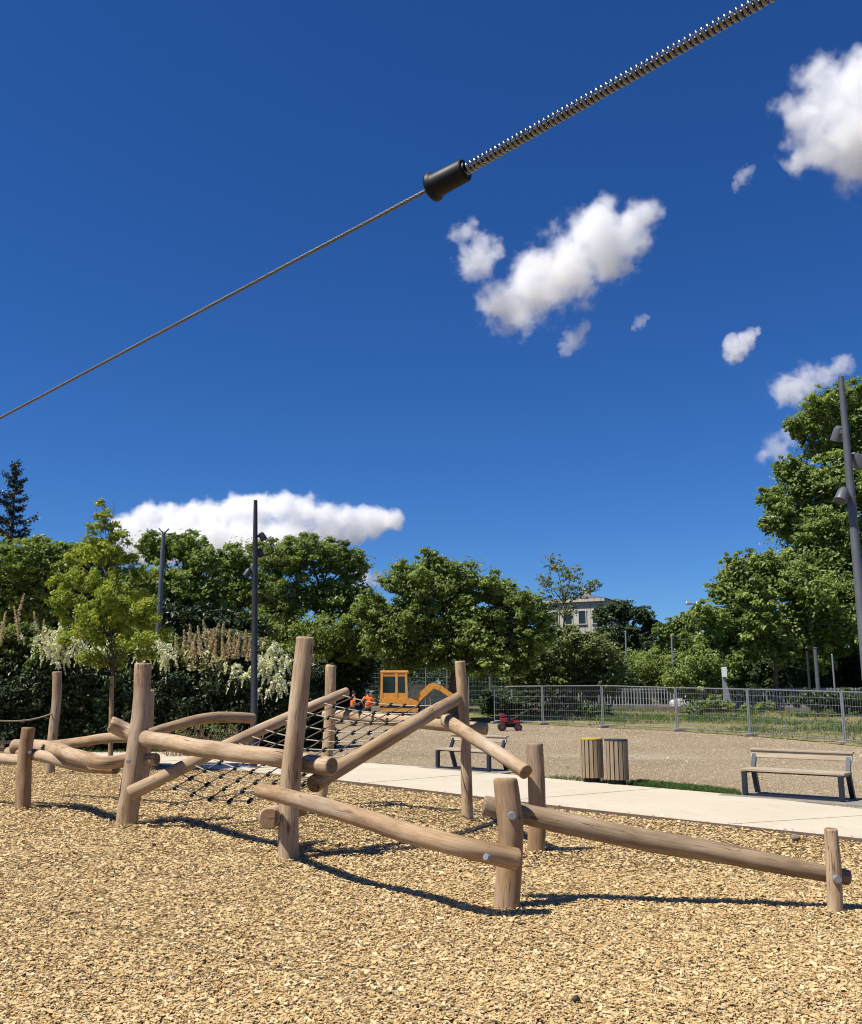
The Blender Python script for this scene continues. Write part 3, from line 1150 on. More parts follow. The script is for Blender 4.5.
# rope post on the left: a separate post that carries a slack rope
gD = G(50, 773)
D = thing('rope_post', 'tall thin peeled post at far left carrying a slack pale rope', 'post', gD)
post((50, 773), (57.3, 671.5), 8.8, 8.6, [(52.5, 735, 8.8), (56.5, 700, 9)], 41, 'timber_post', parent=D)
mr = MB()
mr.tube(smooth_line([P(52, 713.5, gD.y - 0.06), P(42, 717, gD.y - 0.4), P(25, 720.5, gD.y - 1.0), P(0, 720.8, gD.y - 1.6), P(-40, 716, gD.y - 2.4), P(-80, 705, gD.y - 3.2)], 5), 0.016, 8)
mr.build('rope', M['rope'], D)

# ------------------------------------------------------------------ cable and spring over the play area
def cable_pt(px):
    # straight line in the picture, depth from the measured thickness
    y = 418 + (170 - 418) / 465 * px if px < 465 else 170 + (0 - 170) / (763 - 465) * (px - 465)
    inv = 0.333 + 0.0003 * (px - 465)
    return px, y, 1 / inv


a0 = Vector(P(*cable_pt(0)))
a1 = Vector(P(*cable_pt(465)))
d_ = (a1 - a0).normalized()
b_ = Vector(P(*cable_pt(770)))
# keep one straight wire: use direction from far left to the spring's end
cab = MB()
spd = (b_ - a1).normalized()
ZT = thing('zip_line_cable', 'steel zip line cable crossing the sky with a coil spring and black stopper', 'cable', a0 - d_ * 9)


def twisted(mb, a, b, r, strands, pitch, sr):
    d = b - a
    L = d.length
    d.normalize()
    x = d.cross(Vector((0, 0, 1))).normalized()
    y = d.cross(x)
    n = max(8, int(L / pitch * 8))
    for s in range(strands):
        pts = []
        for i in range(n + 1):
            t = i / n
            w = 2 * PI * (t * L / pitch + s / strands)
            pts.append(a + d * (L * t) + (x * math.cos(w) + y * math.sin(w)) * r)
        mb.tube(pts, sr, 5)


cab.tube([a0 - d_ * 9, a0 - d_ * 0.01], 0.0075, 8)
twisted(cab, a0, a1, 0.0042, 6, 0.09, 0.0036)
cab.tube([a0, a1 + spd * 0.05], 0.0045, 8)
cab.tube([a1, b_, b_ + spd * 2.5], 0.0075, 8)
cab.build('cable', M['cable'], ZT)
spr = MB()
Ls = (b_ - a1).length + 1.2
xs = spd.cross(Vector((0, 0, 1))).normalized()
ys = spd.cross(xs)
turns = int(Ls / 0.0176)
n = turns * 14
spr.tube([a1 + spd * (Ls * i / n) + (xs * math.cos(2 * PI * turns * i / n) + ys * math.sin(2 * PI * turns * i / n)) * 0.0160 for i in range(n + 1)], 0.0068, 8)
spr.build('coil_spring', M['steel'], ZT)
st = MB()
s0 = a1 + spd * 0.002
dl = Vector(P(*cable_pt(431))) - s0
Ld = dl.length
dl.normalize()
st.tube([s0, s0 + dl * 0.004, s0 + dl * (Ld * 0.80), s0 + dl * (Ld * 0.84), s0 + dl * (Ld * 0.90), s0 + dl * (Ld * 0.97), s0 + dl * Ld],
        [0.036, 0.040, 0.043, 0.045, 0.053, 0.053, 0.047], 28)
st.tube([s0 - dl * 0.006, s0 + dl * 0.002], [0.026, 0.028], 20)
st.build('stopper', M['black'], ZT)

# ------------------------------------------------------------------ street lamps
def lamp(loc, label, height=6.0, mat='lamp_grey', rot=0.0, tilt=0.0, rad=1.0, heads=((0.88, 40, 0.16), (0.83, 75, 0.10), (0.745, 200, 0.16))):
    t = thing('street_lamp', label, 'street lamp', loc, 'tall lamp posts with small spotlights')
    z0 = Vector(loc)
    m = MB()
    m.tube([z0 + Vector((0, 0, -0.05)), z0 + Vector((0, 0, 1.0)), z0 + Vector((0, 0, 1.01)), z0 + Vector((0, 0, height * 0.7)), z0 + Vector((0, 0, height))],
           [q * rad for q in (0.088, 0.086, 0.080, 0.066, 0.045)], 20)
    m.build('pole', M[mat], t)
    m = MB()
    m.tube([z0 + Vector((0, 0, 0.03)), z0 + Vector((0, 0, 0.055))], 0.15, 20)
    m.build('base_plate', M['galv'], t)
    for f, ang, L in heads:
        a = R(ang) + rot
        zc = z0 + Vector((0, 0, height * f))
        out = Vector((math.cos(a), math.sin(a), 0))
        m = MB()
        m.bar(zc + out * 0.05, zc + out * 0.12, 0.05, 0.05)
        c = zc + out * 0.17
        dn = (out * 0.5 + Vector((0, 0, -0.85))).normalized()
        m.tube([c - dn * 0.10, c - dn * 0.06, c + dn * 0.08, c + dn * 0.10], [0.05, 0.072, 0.083, 0.085], 18)
        h = m.build('spotlight', M[mat], t)
        m = MB()
        m.tube([c + dn * 0.101, c + dn * 0.106], 0.072, 18)
        m.build('lens', M['glass'], h)
    t.rotation_euler = (0, tilt, 0)
    return t


gl = G(253.5, 769)
lamp(gl, 'anthracite lamp post rising in front of the flowering hedge', 6.17, tilt=R(-1.6), heads=((0.86, 25, 0.16), (0.80, 60, 0.10), (0.72, 190, 0.16)))
YR = 12.4
gr_ = P(862, 620, YR)
lamp((gr_.x, gr_.y, 0), 'grey lamp post leaning into view at the right edge of the picture', 6.0, 'lamp_light', rad=0.84, heads=((0.872, 100, 0.16), (0.803, 20, 0.16), (0.718, 205, 0.16)))

# ------------------------------------------------------------------ benches
def make_bench(loc, rotz, label):
    t = thing('park_bench', label, 'bench', loc, 'wooden slatted park benches', rotz)
    L = 1.64
    # seat slats run along local x; the sitter faces local -y
    for name, y, z, hgt, ang in (('seat', 0.0, 0.44, 0.04, 0),):
        m = MB()
        for k in range(3):
            m.box((0, -0.17 + k * 0.15, 0.405), (L, 0.135, 0.04), None, 0, 0.006)
        m.build(name, M['bench_wood'], t)
    m = MB()
    Mx = Matrix.Rotation(R(-14), 3, 'X')
    m.box((0, 0.290, 0.635), (L, 0.035, 0.12), Mx, 0, 0.006)
    m.build('backrest', M['bench_wood'], t)
    m = MB()
    m.box((0, 0.308, 0.707), (L + 0.02, 0.10, 0.03), Matrix.Rotation(R(4), 3, 'X'), 0, 0.006)
    m.build('top_rail', M['bench_wood'], t)
    for sx in (-1, 1):
        x = sx * (L / 2 - 0.06)
        m = MB()
        m.box((x, -0.235, 0.193), (0.075, 0.075, 0.375), None, 0, 0.005)
        m.build('leg', M['bench_metal'], t)
        m = MB()
        m.bar((x, 0.34, 0.0), (x, 0.20, 0.38), 0.075, 0.07)
        m.build('leg', M['bench_metal'], t)
        m = MB()
        m.bar((x, 0.17, 0.37), (x, 0.325, 0.69), 0.07, 0.05)
        m.bar((x, -0.20, 0.368), (x, 0.215, 0.368), 0.06, 0.03)
        m.build('back_support', M['bench_metal'], t)
    m = MB()
    m.bar((-L / 2 + 0.06, -0.235, 0.02), (L / 2 - 0.06, -0.235, 0.02), 0.04, 0.03)
    m.bar((-L / 2 + 0.10, 0.05, 0.36), (L / 2 - 0.10, 0.05, 0.36), 0.04, 0.03)
    m.build('stretcher', M['bench_metal'], t)
    return t


c1 = (G(743.5, 797.3) + G(845, 804)) / 2
ax = (G(843, 804) - G(743, 797))
rz = math.atan2(ax.y, ax.x)
perp = Vector((-math.sin(rz), math.cos(rz), 0))
bench1 = make_bench(Vector((c1.x, c1.y, 0.035)) + perp * 0.235, rz, 'pale wooden bench standing beside the path on the right')
c2 = (G(436, 770) + G(495, 772.8)) / 2
ax2 = (G(495, 772.8) - G(436, 770))
rz2 = math.atan2(ax2.y, ax2.x)
perp2 = Vector((-math.sin(rz2), math.cos(rz2), 0))
bench2 = copy_tree(bench1)
p2 = Vector((c2.x, c2.y, 0.035)) + perp2 * 0.235
bench2.location = p2
bench2.rotation_euler = (0, 0, rz2 - 0.25)
bench2['label'] = 'wooden bench half hidden behind the thin post of the climbing frame'
# concrete slabs under the benches
for nm, c, rzz in (('bench_pad', bench1.location, rz), ('bench_pad', bench2.location, rz2 - 0.25)):
    m = MB()
    m.box((c[0], c[1], -0.005), (2.3, 1.0, 0.075), Matrix.Rotation(rzz, 3, 'Z'), 0, 0.01)
    o = m.build(nm, M['concrete_block'])
    tag(o, None, None, kind='structure')

# ------------------------------------------------------------------ bins
def make_bin(px, py, label, rim):
    g = G(px, py)
    t = thing('litter_bin', label, 'litter bin', g, 'slatted litter bins beside the path')
    Rb = 0.205
    n = 16
    m = MB()
    for k in range(n):
        a = 2 * PI * (k + 0.5) / n
        Mx = Matrix.Rotation(a, 3, 'Z')
        m.box(Vector((math.cos(a) * Rb, math.sin(a) * Rb, 0.46)), (0.022, 0.064, 0.70), Mx, 0, 0.004)
    m.v = [(v[0] + g.x, v[1] + g.y, v[2]) for v in m.v]
    m.build('slats', M['bin_wood'], t)
    m = MB()
    m.tube([g + Vector((0, 0, 0.12)), g + Vector((0, 0, 0.80))], 0.178, 24)
    m.build('liner', M['black'], t)
    m = MB()
    m.tube([g + Vector((0, 0, 0.805)), g + Vector((0, 0, 0.812)), g + Vector((0, 0, 0.835))], [0.214, 0.222, 0.214], 28)
    m.build('rim', rim, t)
    m = MB()
    m.tube([g + Vector((0, 0, 0)), g + Vector((0, 0, 0.10))], [0.17, 0.15], 24)
    m.build('base', M['black'], t)


make_bin(592.5, 783.3, 'slatted wooden litter bin with a yellow rim beside the path', M['yellow'])
make_bin(617.5, 785.4, 'slatted wooden litter bin with a dark rim beside the path', M['lamp_grey'])

# ------------------------------------------------------------------ temporary fence panels
def fence_panel(a, b, ha, hb, label, dbl):
    t = thing('fence_panel', label, 'fence panel', a, 'galvanised temporary fence panels')
    a, b = Vector(a), Vector(b)
    d = (b - a)
    L = d.length
    d.normalize()
    e = 0.05
    A, B_ = a + d * e, b - d * e
    up = Vector((0, 0, 1))
    m = MB()
    m.tube([A + up * 0.08, A + up * ha], 0.029, 8)
    m.tube([B_ + up * 0.08, B_ + up * hb], 0.029, 8)
    m.tube([A + up * (ha - 0.03), B_ + up * (hb - 0.03)], 0.024, 8)
    m.tube([A + up * 0.16, B_ + up * 0.16], 0.020, 8)
    m.build('frame', M['galv'], t)
    m = MB()
    nv = int(L / 0.16)
    for k in range(1, nv):
        u = k / nv
        p = A.lerp(B_, u)
        m.tube([p + up * 0.16, p + up * (ha + (hb - ha) * u - 0.03)], 0.0042, 4, caps=False)
    for zf in (0.22, 0.38, 0.55, 0.72, 0.86):
        m.tube([A + up * ha * zf, B_ + up * hb * zf], 0.0060, 4, caps=False)
    m.build('wire_mesh', M['galv'], t)
    n_ = Vector((-d.y, d.x, 0))
    for q in ((A, B_) if dbl else (A,)):
        m = MB()
        ang = math.atan2(d.y, d.x)
        m.box(q + Vector((0, 0, 0.06)), (0.20, 0.55, 0.12), Matrix.Rotation(ang, 3, 'Z'), 0, 0.03)
        m.build('foot_block', M['concrete_block'], t)


places = ['first wire fence panel at the end beside the red tiller', 'second wire fence panel along, right of the red tiller', 'wire fence panel directly behind and above the two litter bins',
          'wire fence panel behind the gap between the bins and the right bench', 'wire fence panel behind the backrest of the right bench', 'nearest wire fence panel, cut by the right picture edge']
for k in range(6):
    a, b = fence_g[k], fence_g[k + 1]
    ha = P(fence_px[k][0], fence_px[k][2], a.y).z
    hb = P(fence_px[k + 1][0], fence_px[k + 1][2], b.y).z
    fence_panel(a, b, ha, hb, places[k], k == 5)

# ------------------------------------------------------------------ iron railing on a low wall beyond the field
def railing():
    a, b = P(548, 710, 83), P(905, 712, 72)
    a.z = b.z = 0
    t = thing('railing_fence', 'long pale metal railing on a low wall behind the rough field', 'railing', a)
    d = (b - a)
    L = d.length
    d.normalize()
    m = MB()
    m.bar(a + Vector((0, 0, 0.25)), b + Vector((0, 0, 0.25)), 0.25, 0.60)
    m.build('low_wall', M['wall_render'], t)
    m = MB()
    n = int(L / 0.25)
    for k in range(n + 1):
        p = a + d * (L * k / n)
        m.box(p + Vector((0, 0, 1.28)), (0.075, 0.03, 1.5), Matrix.Rotation(math.atan2(d.y, d.x), 3, 'Z'))
    m.build('bars', M['rail_paint'], t)
    m = MB()
    for z in (0.66, 1.93):
        m.bar(a + Vector((0, 0.045, z)), b + Vector((0, 0.045, z)), 0.05, 0.06)
    m.build('rail', M['rail_paint'], t)


railing()

# low wooden fence on the left
gA, gB = G(-40, 757), G(92, 749)
t = thing('low_wooden_fence', 'low wooden rail fence in front of the dark hedge at far left', 'fence', gA)
for px in (-18, 2.5, 21.5, 42, 78):
    u = (px + 40) / 132
    p = gA.lerp(gB, u)
    p = P(px, 752, p.y)
    m = MB()
    m.box((p.x, p.y, 0.22), (0.10, 0.10, 0.50), None, 0, 0.012)
    m.build('post', M['fence_wood'], t)
for z in (0.33, 0.14):
    m = MB()
    m.bar((gA.x, gA.y - 0.07, z), (P(92, 750, gB.y).x, gB.y - 0.07, z), 0.03, 0.09)
    m.build('rail', M['fence_wood'], t)

# ------------------------------------------------------------------ foliage engine
def leaf_cloud(centers, radii, counts, leaf, upbias=0.5, squash=1.0, shell=0.55, aspect=0.55):
    """leaf quads in clumps -> verts (n,4,3), outward, brightness"""
    C = np.repeat(np.array(centers), counts, axis=0)
    Rr = np.repeat(np.array(radii), counts)
    n = C.shape[0]
    d = RNG.normal(0, 1, (n, 3))
    d /= np.linalg.norm(d, axis=1, keepdims=True)
    rr = RNG.uniform(0, 1, n) ** shell
    p = C + d * (Rr * rr)[:, None] * np.array([1, 1, squash])
    nrm = d * 0.45 + np.array([-0.38, -0.24, upbias]) + RNG.normal(0, 0.50, (n, 3))     # leaves turn towards the light
    nrm /= np.linalg.norm(nrm, axis=1, keepdims=True)
    t = RNG.normal(0, 1, (n, 3))
    t -= nrm * np.sum(t * nrm, axis=1, keepdims=True)
    t /= np.linalg.norm(t, axis=1, keepdims=True)
    b = np.cross(nrm, t)
    s = leaf * RNG.lognormal(0, 0.28, n)
    L = (t * s[:, None]) * 0.5
    Wd = (b * s[:, None]) * 0.5 * aspect
    fold = nrm * (s * 0.10)[:, None]
    v = np.stack([p - L, p + Wd + fold - L * 0.1, p + L * 1.0 - fold * 0.8, p - Wd + fold - L * 0.1], 1)
    return v


def clumps(lobes, per, rel=(0.28, 0.46), flat=0.85, qmax=1.04):
    cs, rs = [], []
    for c, r in lobes:
        for k in range(per):
            d = Vector((random.gauss(0, 1), random.gauss(0, 1), random.gauss(0, 1))).normalized()
            q = random.uniform(0.40, qmax)
            cs.append((c[0] + d.x * r * q, c[1] + d.y * r * q, c[2] + d.z * r * q * flat))
            rs.append(r * random.uniform(*rel))
    return cs, rs


def foliage(name, lobes, leaf, mat, parent, per=36, dens=1.0, upbias=0.7, rel=(0.15, 0.28), squash=0.6, aspect=0.6):
    cs, rs = clumps(lobes, per, rel)
    la = leaf * leaf * aspect * 0.5
    counts = [max(6, int(dens * 1.9 * PI * r * r / la)) for r in rs]
    # loose leaves between the sprays
    for c, r in lobes:
        m_ = max(6, int(dens * 0.50 * 2.6 * PI * r * r * 0.85 / la / 5))
        for q in range(5):
            cs.append((c[0] + random.gauss(0, .22) * r, c[1] + random.gauss(0, .22) * r, c[2] + random.gauss(0, .18) * r))
            rs.append(r * random.uniform(0.75, 1.0))
            counts.append(m_)
    v = leaf_cloud(cs, rs, counts, leaf, upbias, squash, aspect=aspect)
    n = v.shape[0]
    # the tint belongs to the leaf: whole sprays share a tone, single leaves vary a little
    tone = np.repeat(RNG.uniform(0.0, 0.95, len(cs)), counts)
    tone[-sum(counts[-5 * len(lobes):]):] = 0.45
    c = np.clip(tone + RNG.normal(0, 0.19, n), 0, 1)
    return np_mesh(name, v, 4, mat, parent, np.stack([c, c, c], 1))


def limb_tree(parent, base, lobes, r0, mat, fork=0.35, name='trunk', topz=None):
    m = MB()
    base = Vector(base)
    cen = sum((Vector(c) for c, r in lobes), Vector()) / len(lobes)
    top = max(c[2] for c, r in lobes)
    fz = base.z + (top - base.z) * fork
    fk = Vector((base.x + (cen.x - base.x) * 0.3, base.y, fz))
    lead = Vector((cen.x, cen.y, base.z + (top - base.z) * 0.8))
    m.tube(smooth_line([base + Vector((0, 0, -0.3)), base + Vector((0, 0, 0.15)), base.lerp(fk, 0.55) + Vector((random.uniform(-.1, .1), 0, 0)), fk, fk.lerp(lead, 0.5) + Vector((random.uniform(-.3, .3), random.uniform(-.3, .3), 0)), lead], 4),
           [r0 * 1.35] * 2 + [r0 * (1.12 - 0.98 * k / 18) for k in range(19)], 10)
    for c, r in lobes:
        c = Vector(c)
        u = min(0.85, max(0.0, (c.z - fz) / max(0.1, lead.z - fz) * 0.7))
        s = fk.lerp(lead, u)
        rr = r0 * (0.55 - 0.35 * u)
        mid = s.lerp(c, 0.5) + Vector((0, 0, r * 0.15))
        m.tube(smooth_line([s, mid, c], 4), [rr * (1 - 0.09 * k) for k in range(9)], 6)
        for k in range(4):
            d = Vector((random.gauss(0, 1), random.gauss(0, 1), random.gauss(0.3, 1))).normalized()
            m.tube([mid.lerp(c, random.uniform(0.3, 1)), c + d * r * 0.75], [rr * 0.25, rr * 0.06], 5, caps=False)
    return m.build(name, mat, parent, fix=False)


def tree(name, label, Y, lobes_px, trunk_px, r0, mat, leaf_, cat='tree', per=36, dens=1.05, group=None, bark='bark', dspread=0.8, upbias=0.7, extra_depth=True, fork=0.35, ground_z=0.0, rel=(0.15, 0.28)):
    base = P(trunk_px, 700, Y)
    base.z = ground_z
    leaf = leaf_ * 0.68
    t = thing(name, label, cat, base, group)
    lobes = []
    for (px, py, r) in lobes_px:
        rm = r * Y / F * 1.20
        p = P(px, py, Y + random.uniform(-dspread, dspread) * rm)
        lobes.append((tuple(p), rm))
        if extra_depth:
            p2 = P(px + random.uniform(-.3, .3) * r, py + random.uniform(0, .4) * r, Y + rm * random.uniform(1.0, 1.8))
            lobes.append((tuple(p2), rm * 0.9))
    foliage('crown', lobes, leaf, mat, t, per, dens, upbias, rel)
    limb_tree(t, base, lobes, r0, M[bark], fork)
    return t


TG = 'broadleaf trees behind the play area'
tree('broadleaf_tree', 'dark bushy tree behind the hedge at the far left edge', 40, [(-20, 560, 30), (14, 560, 24), (40, 553, 22), (52, 575, 20), (10, 595, 30), (40, 605, 26), (-20, 610, 34)], 20, 0.22, LEAF['mid'], 0.24, group=TG)
tree('broadleaf_tree', 'green tree standing directly behind the staked young tree', 50, [(78, 555, 22), (100, 553, 20), (66, 585, 24), (100, 590, 26), (125, 600, 22), (80, 620, 26), (118, 630, 24)], 95, 0.22, LEAF['mid'], 0.25, group=TG)
tree('broadleaf_tree', 'leafy tree behind the slim forked pole on the left', 46, [(157, 548, 20), (186, 547, 20), (205, 562, 16), (148, 582, 22), (176, 585, 26), (206, 592, 22), (160, 618, 26), (198, 625, 26)], 178, 0.25, LEAF['mid'], 0.26, group=TG)
tree('broadleaf_tree', 'smaller tree behind the anthracite lamp post', 50, [(232, 560, 19), (224, 588, 22), (250, 590, 22), (232, 622, 26), (256, 630, 24)], 238, 0.22, LEAF['mid'], 0.27, group=TG)
tree('broadleaf_tree', 'broad tree just right of the anthracite lamp post, under the long low cloud', 63, [(276, 556, 24), (308, 550, 20), (336, 555, 19), (354, 562, 13), (290, 590, 32), (335, 596, 30), (366, 606, 18), (272, 622, 30), (318, 635, 32), (358, 640, 24)], 316, 0.28, LEAF['mid'], 0.25, group=TG)
tree('broadleaf_tree', 'large spreading tree directly above the orange excavator', 54, [(434, 566, 19), (400, 578, 18), (424, 590, 24), (462, 580, 21), (495, 590, 20), (524, 602, 18), (540, 616, 13), (372, 606, 18), (385, 632, 22), (416, 622, 28), (460, 622, 32), (502, 624, 28), (532, 636, 18), (405, 655, 20), (440, 652, 22), (482, 652, 24), (515, 656, 18)], 453, 0.42, LEAF['mid'], 0.28, group=TG, fork=0.3)
tree('broadleaf_tree', 'thin airy tree rising beside the pale stone building', 82, [(556, 565, 11), (572, 574, 11), (545, 582, 10), (592, 586, 9), (578, 592, 10), (562, 592, 11), (550, 602, 10), (568, 610, 10)], 560, 0.22, LEAF['olive'], 0.30, dens=0.36, per=26, group=TG, extra_depth=False)
tree('broadleaf_tree', 'pale green rounded tree at the foot of the stone building', 62, [(552, 634, 11), (570, 636, 10), (588, 640, 10), (536, 656, 20), (566, 645, 21), (596, 648, 19), (612, 664, 17), (550, 676, 20), (582, 676, 22), (520, 674, 18), (606, 682, 16)], 572, 0.2, LEAF['olive'], 0.30, group=TG, dens=0.8)
tree('broadleaf_tree', 'dark dense tree in front of the right end of the stone building', 112, [(604, 612, 11), (622, 608, 12), (640, 614, 11), (652, 626, 9), (612, 634, 16), (636, 638, 18), (655, 648, 12)], 630, 0.3, LEAF['dark'], 0.42, group=TG)
tree('broadleaf_tree', 'mid green tree behind the twin headed floodlight mast', 105, [(664, 632, 10), (676, 626, 10), (690, 622, 12), (706, 616, 12), (670, 652, 16), (694, 648, 18), (712, 640, 14), (640, 662, 16)], 686, 0.3, LEAF['mid'], 0.42, group=TG)
tree('plane_tree', 'towering plane tree behind the right hand lamp post', 80, [(822, 406, 20), (850, 400, 24), (800, 424, 14), (836, 436, 26), (868, 430, 34), (786, 468, 14), (806, 484, 26), (840, 482, 30), (874, 490, 38), (780, 504, 14), (800, 524, 28), (838, 530, 32), (872, 545, 36), (905, 460, 44), (910, 540, 50), (770, 496, 12), (772, 522, 11), (815, 560, 28), (850, 580, 36), (900, 600, 50)], 872, 0.55, LEAF['plane'], 0.42, group=TG, fork=0.3)
tree('plane_tree', 'lower bright plane tree with layered leaves left of the right lamp post', 76, [(738, 566, 15), (762, 562, 17), (726, 588, 18), (756, 592, 24), (790, 582, 24), (820, 590, 26), (850, 600, 26), (706, 612, 13), (730, 620, 20), (764, 622, 24), (800, 622, 26), (836, 630, 26), (870, 628, 30), (716, 640, 16), (750, 646, 18), (784, 648, 16), (818, 655, 16), (708, 656, 12), (732, 660, 12)], 776, 0.2, LEAF['plane'], 0.40, group=TG, fork=0.5)
BG_ = 'dark bushes in the background'
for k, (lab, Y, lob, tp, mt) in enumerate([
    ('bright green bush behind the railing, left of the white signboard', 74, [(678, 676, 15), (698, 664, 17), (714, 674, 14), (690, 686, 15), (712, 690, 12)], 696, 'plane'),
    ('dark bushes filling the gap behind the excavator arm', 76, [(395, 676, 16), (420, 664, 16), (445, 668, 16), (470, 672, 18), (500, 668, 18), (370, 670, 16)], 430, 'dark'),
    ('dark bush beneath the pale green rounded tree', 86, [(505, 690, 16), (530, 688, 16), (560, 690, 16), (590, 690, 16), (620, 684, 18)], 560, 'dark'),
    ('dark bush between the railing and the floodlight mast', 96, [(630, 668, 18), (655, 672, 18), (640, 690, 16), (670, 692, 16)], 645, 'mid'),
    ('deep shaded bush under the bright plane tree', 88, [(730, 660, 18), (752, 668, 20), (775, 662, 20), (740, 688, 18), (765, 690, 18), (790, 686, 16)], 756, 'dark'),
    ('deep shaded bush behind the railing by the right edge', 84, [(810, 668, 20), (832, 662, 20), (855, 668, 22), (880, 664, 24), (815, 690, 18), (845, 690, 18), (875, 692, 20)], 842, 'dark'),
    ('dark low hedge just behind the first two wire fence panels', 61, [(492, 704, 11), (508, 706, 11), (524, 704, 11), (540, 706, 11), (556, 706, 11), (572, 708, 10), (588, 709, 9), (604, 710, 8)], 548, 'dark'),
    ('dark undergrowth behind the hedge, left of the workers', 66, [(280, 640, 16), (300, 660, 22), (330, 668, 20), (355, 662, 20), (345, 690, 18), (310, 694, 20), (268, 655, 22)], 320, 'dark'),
    ('dark undergrowth between the two trunks behind the hedge', 43, [(150, 640, 22), (185, 645, 22), (220, 648, 22), (245, 655, 20), (120, 650, 20), (172, 616, 18), (202, 620, 18), (230, 622, 17), (252, 634, 18), (60, 640, 20), (90, 645, 20)], 190, 'hedge'),  # darkest leaves paint in the shade beneath the tree canopies
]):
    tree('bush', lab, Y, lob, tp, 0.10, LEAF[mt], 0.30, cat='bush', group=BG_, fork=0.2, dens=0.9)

# dark low weeds mound by the railing
tree('bush', 'low dark bramble mound inside the temporary fence on the right', 60, [(810, 697, 9), (830, 697, 9), (850, 698, 10), (870, 698, 10), (795, 699, 7), (820, 704, 8), (842, 705, 8), (862, 706, 9)], 835, 0.05, LEAF['dark'], 0.2, cat='bush', group=BG_, fork=0.1)
tree('bush', 'low bright green bramble in the middle of the rough field', 58, [(700, 706, 6), (714, 702, 7), (728, 706, 6), (745, 708, 5), (690, 709, 4), (760, 707, 5), (770, 706, 5)], 716, 0.04, LEAF['plane'], 0.2, cat='bush', group=BG_, fork=0.1)


# far-off wood closing the horizon
def far_wood():
    cs, rs = [], []
    for k in range(300):
        x = random.uniform(-95, 100)
        Yw = random.uniform(120, 150)
        h = 8.5 + 3.5 * mnoise.noise(Vector((x * 0.06, 3.1, 0))) + random.uniform(-1, 1)
        for z in np.arange(0.6, max(2.0, h), 2.0):
            cs.append((x + random.uniform(-.8, .8), Yw + random.uniform(-2, 2), z + random.uniform(-.4, .4)))
            rs.append(random.uniform(1.3, 2.1))
    counts = [95] * len(cs)
    v = leaf_cloud(cs, rs, counts, 0.62, 0.5, 0.9)
    tone = np.clip(np.repeat(RNG.uniform(0.1, 0.9, len(cs)), counts) + RNG.normal(0, .2, v.shape[0]), 0, 1)
    o = np_mesh('far_wood', v, 4, LEAF['dark'], None, np.stack([tone] * 3, 1))
    tag(o, 'dark mass of far off trees closing the horizon', 'woodland', kind='stuff')


far_wood()


# conifer
def conifer():
    Y = 48
    tip = P(16, 461, Y)
    base = P(3, 700, Y)
    base.z = 0
    t = thing('conifer_tree', 'dark ragged conifer with a narrow spire at the far left edge', 'tree', base)
    m = MB()
    m.tube([base + Vector((0, 0, -0.2)), base.lerp(tip, 0.5), tip], [0.25, 0.14, 0.02], 8)
    m.build('trunk', M['bark'], t)
    vs = []
    Ht = tip.z
    nb = 84
    for k in range(nb):
        f = (k / nb) ** 0.85
        z = 1.5 + (Ht - 1.6) * f
        c = base.lerp(tip, z / Ht)
        Lb = (1 - f) ** 0.75 * 2.6 * random.uniform(0.35, 1.2) + 0.14
        a = random.uniform(0, 2 * PI)
        ns = int(60 + 130 * Lb)
        u = RNG.uniform(0.1, 1, ns)
        dirv = np.array([math.cos(a), math.sin(a), 0])
        lift = 0.75 * u * u * Lb - 0.50 * u * Lb + (0.25 * Lb * u if f > 0.85 else 0)
        p = np.array(c)[None] + dirv[None] * (u * Lb)[:, None] + np.stack([np.zeros(ns), np.zeros(ns), lift], 1)
        p += RNG.normal(0, 0.075, (ns, 3))
        d = dirv[None] * 0.8 + RNG.normal(0, 0.6, (ns, 3))
        d /= np.linalg.norm(d, axis=1, keepdims=True)
        q = np.cross(d, RNG.normal(0, 1, (ns, 3)))
        q /= np.linalg.norm(q, axis=1, keepdims=True)
        s = RNG.uniform(0.09, 0.20, ns)[:, None]
        vs.append(np.stack([p - d * s * 0.5, p + q * s * 0.22, p + d * s * 0.5, p - q * s * 0.22], 1))
    v = np.concatenate(vs)
    c = RNG.uniform(0, 1, v.shape[0])
    np_mesh('crown', v, 4, LEAF['conifer'], t, np.stack([c, c, c], 1))


conifer()


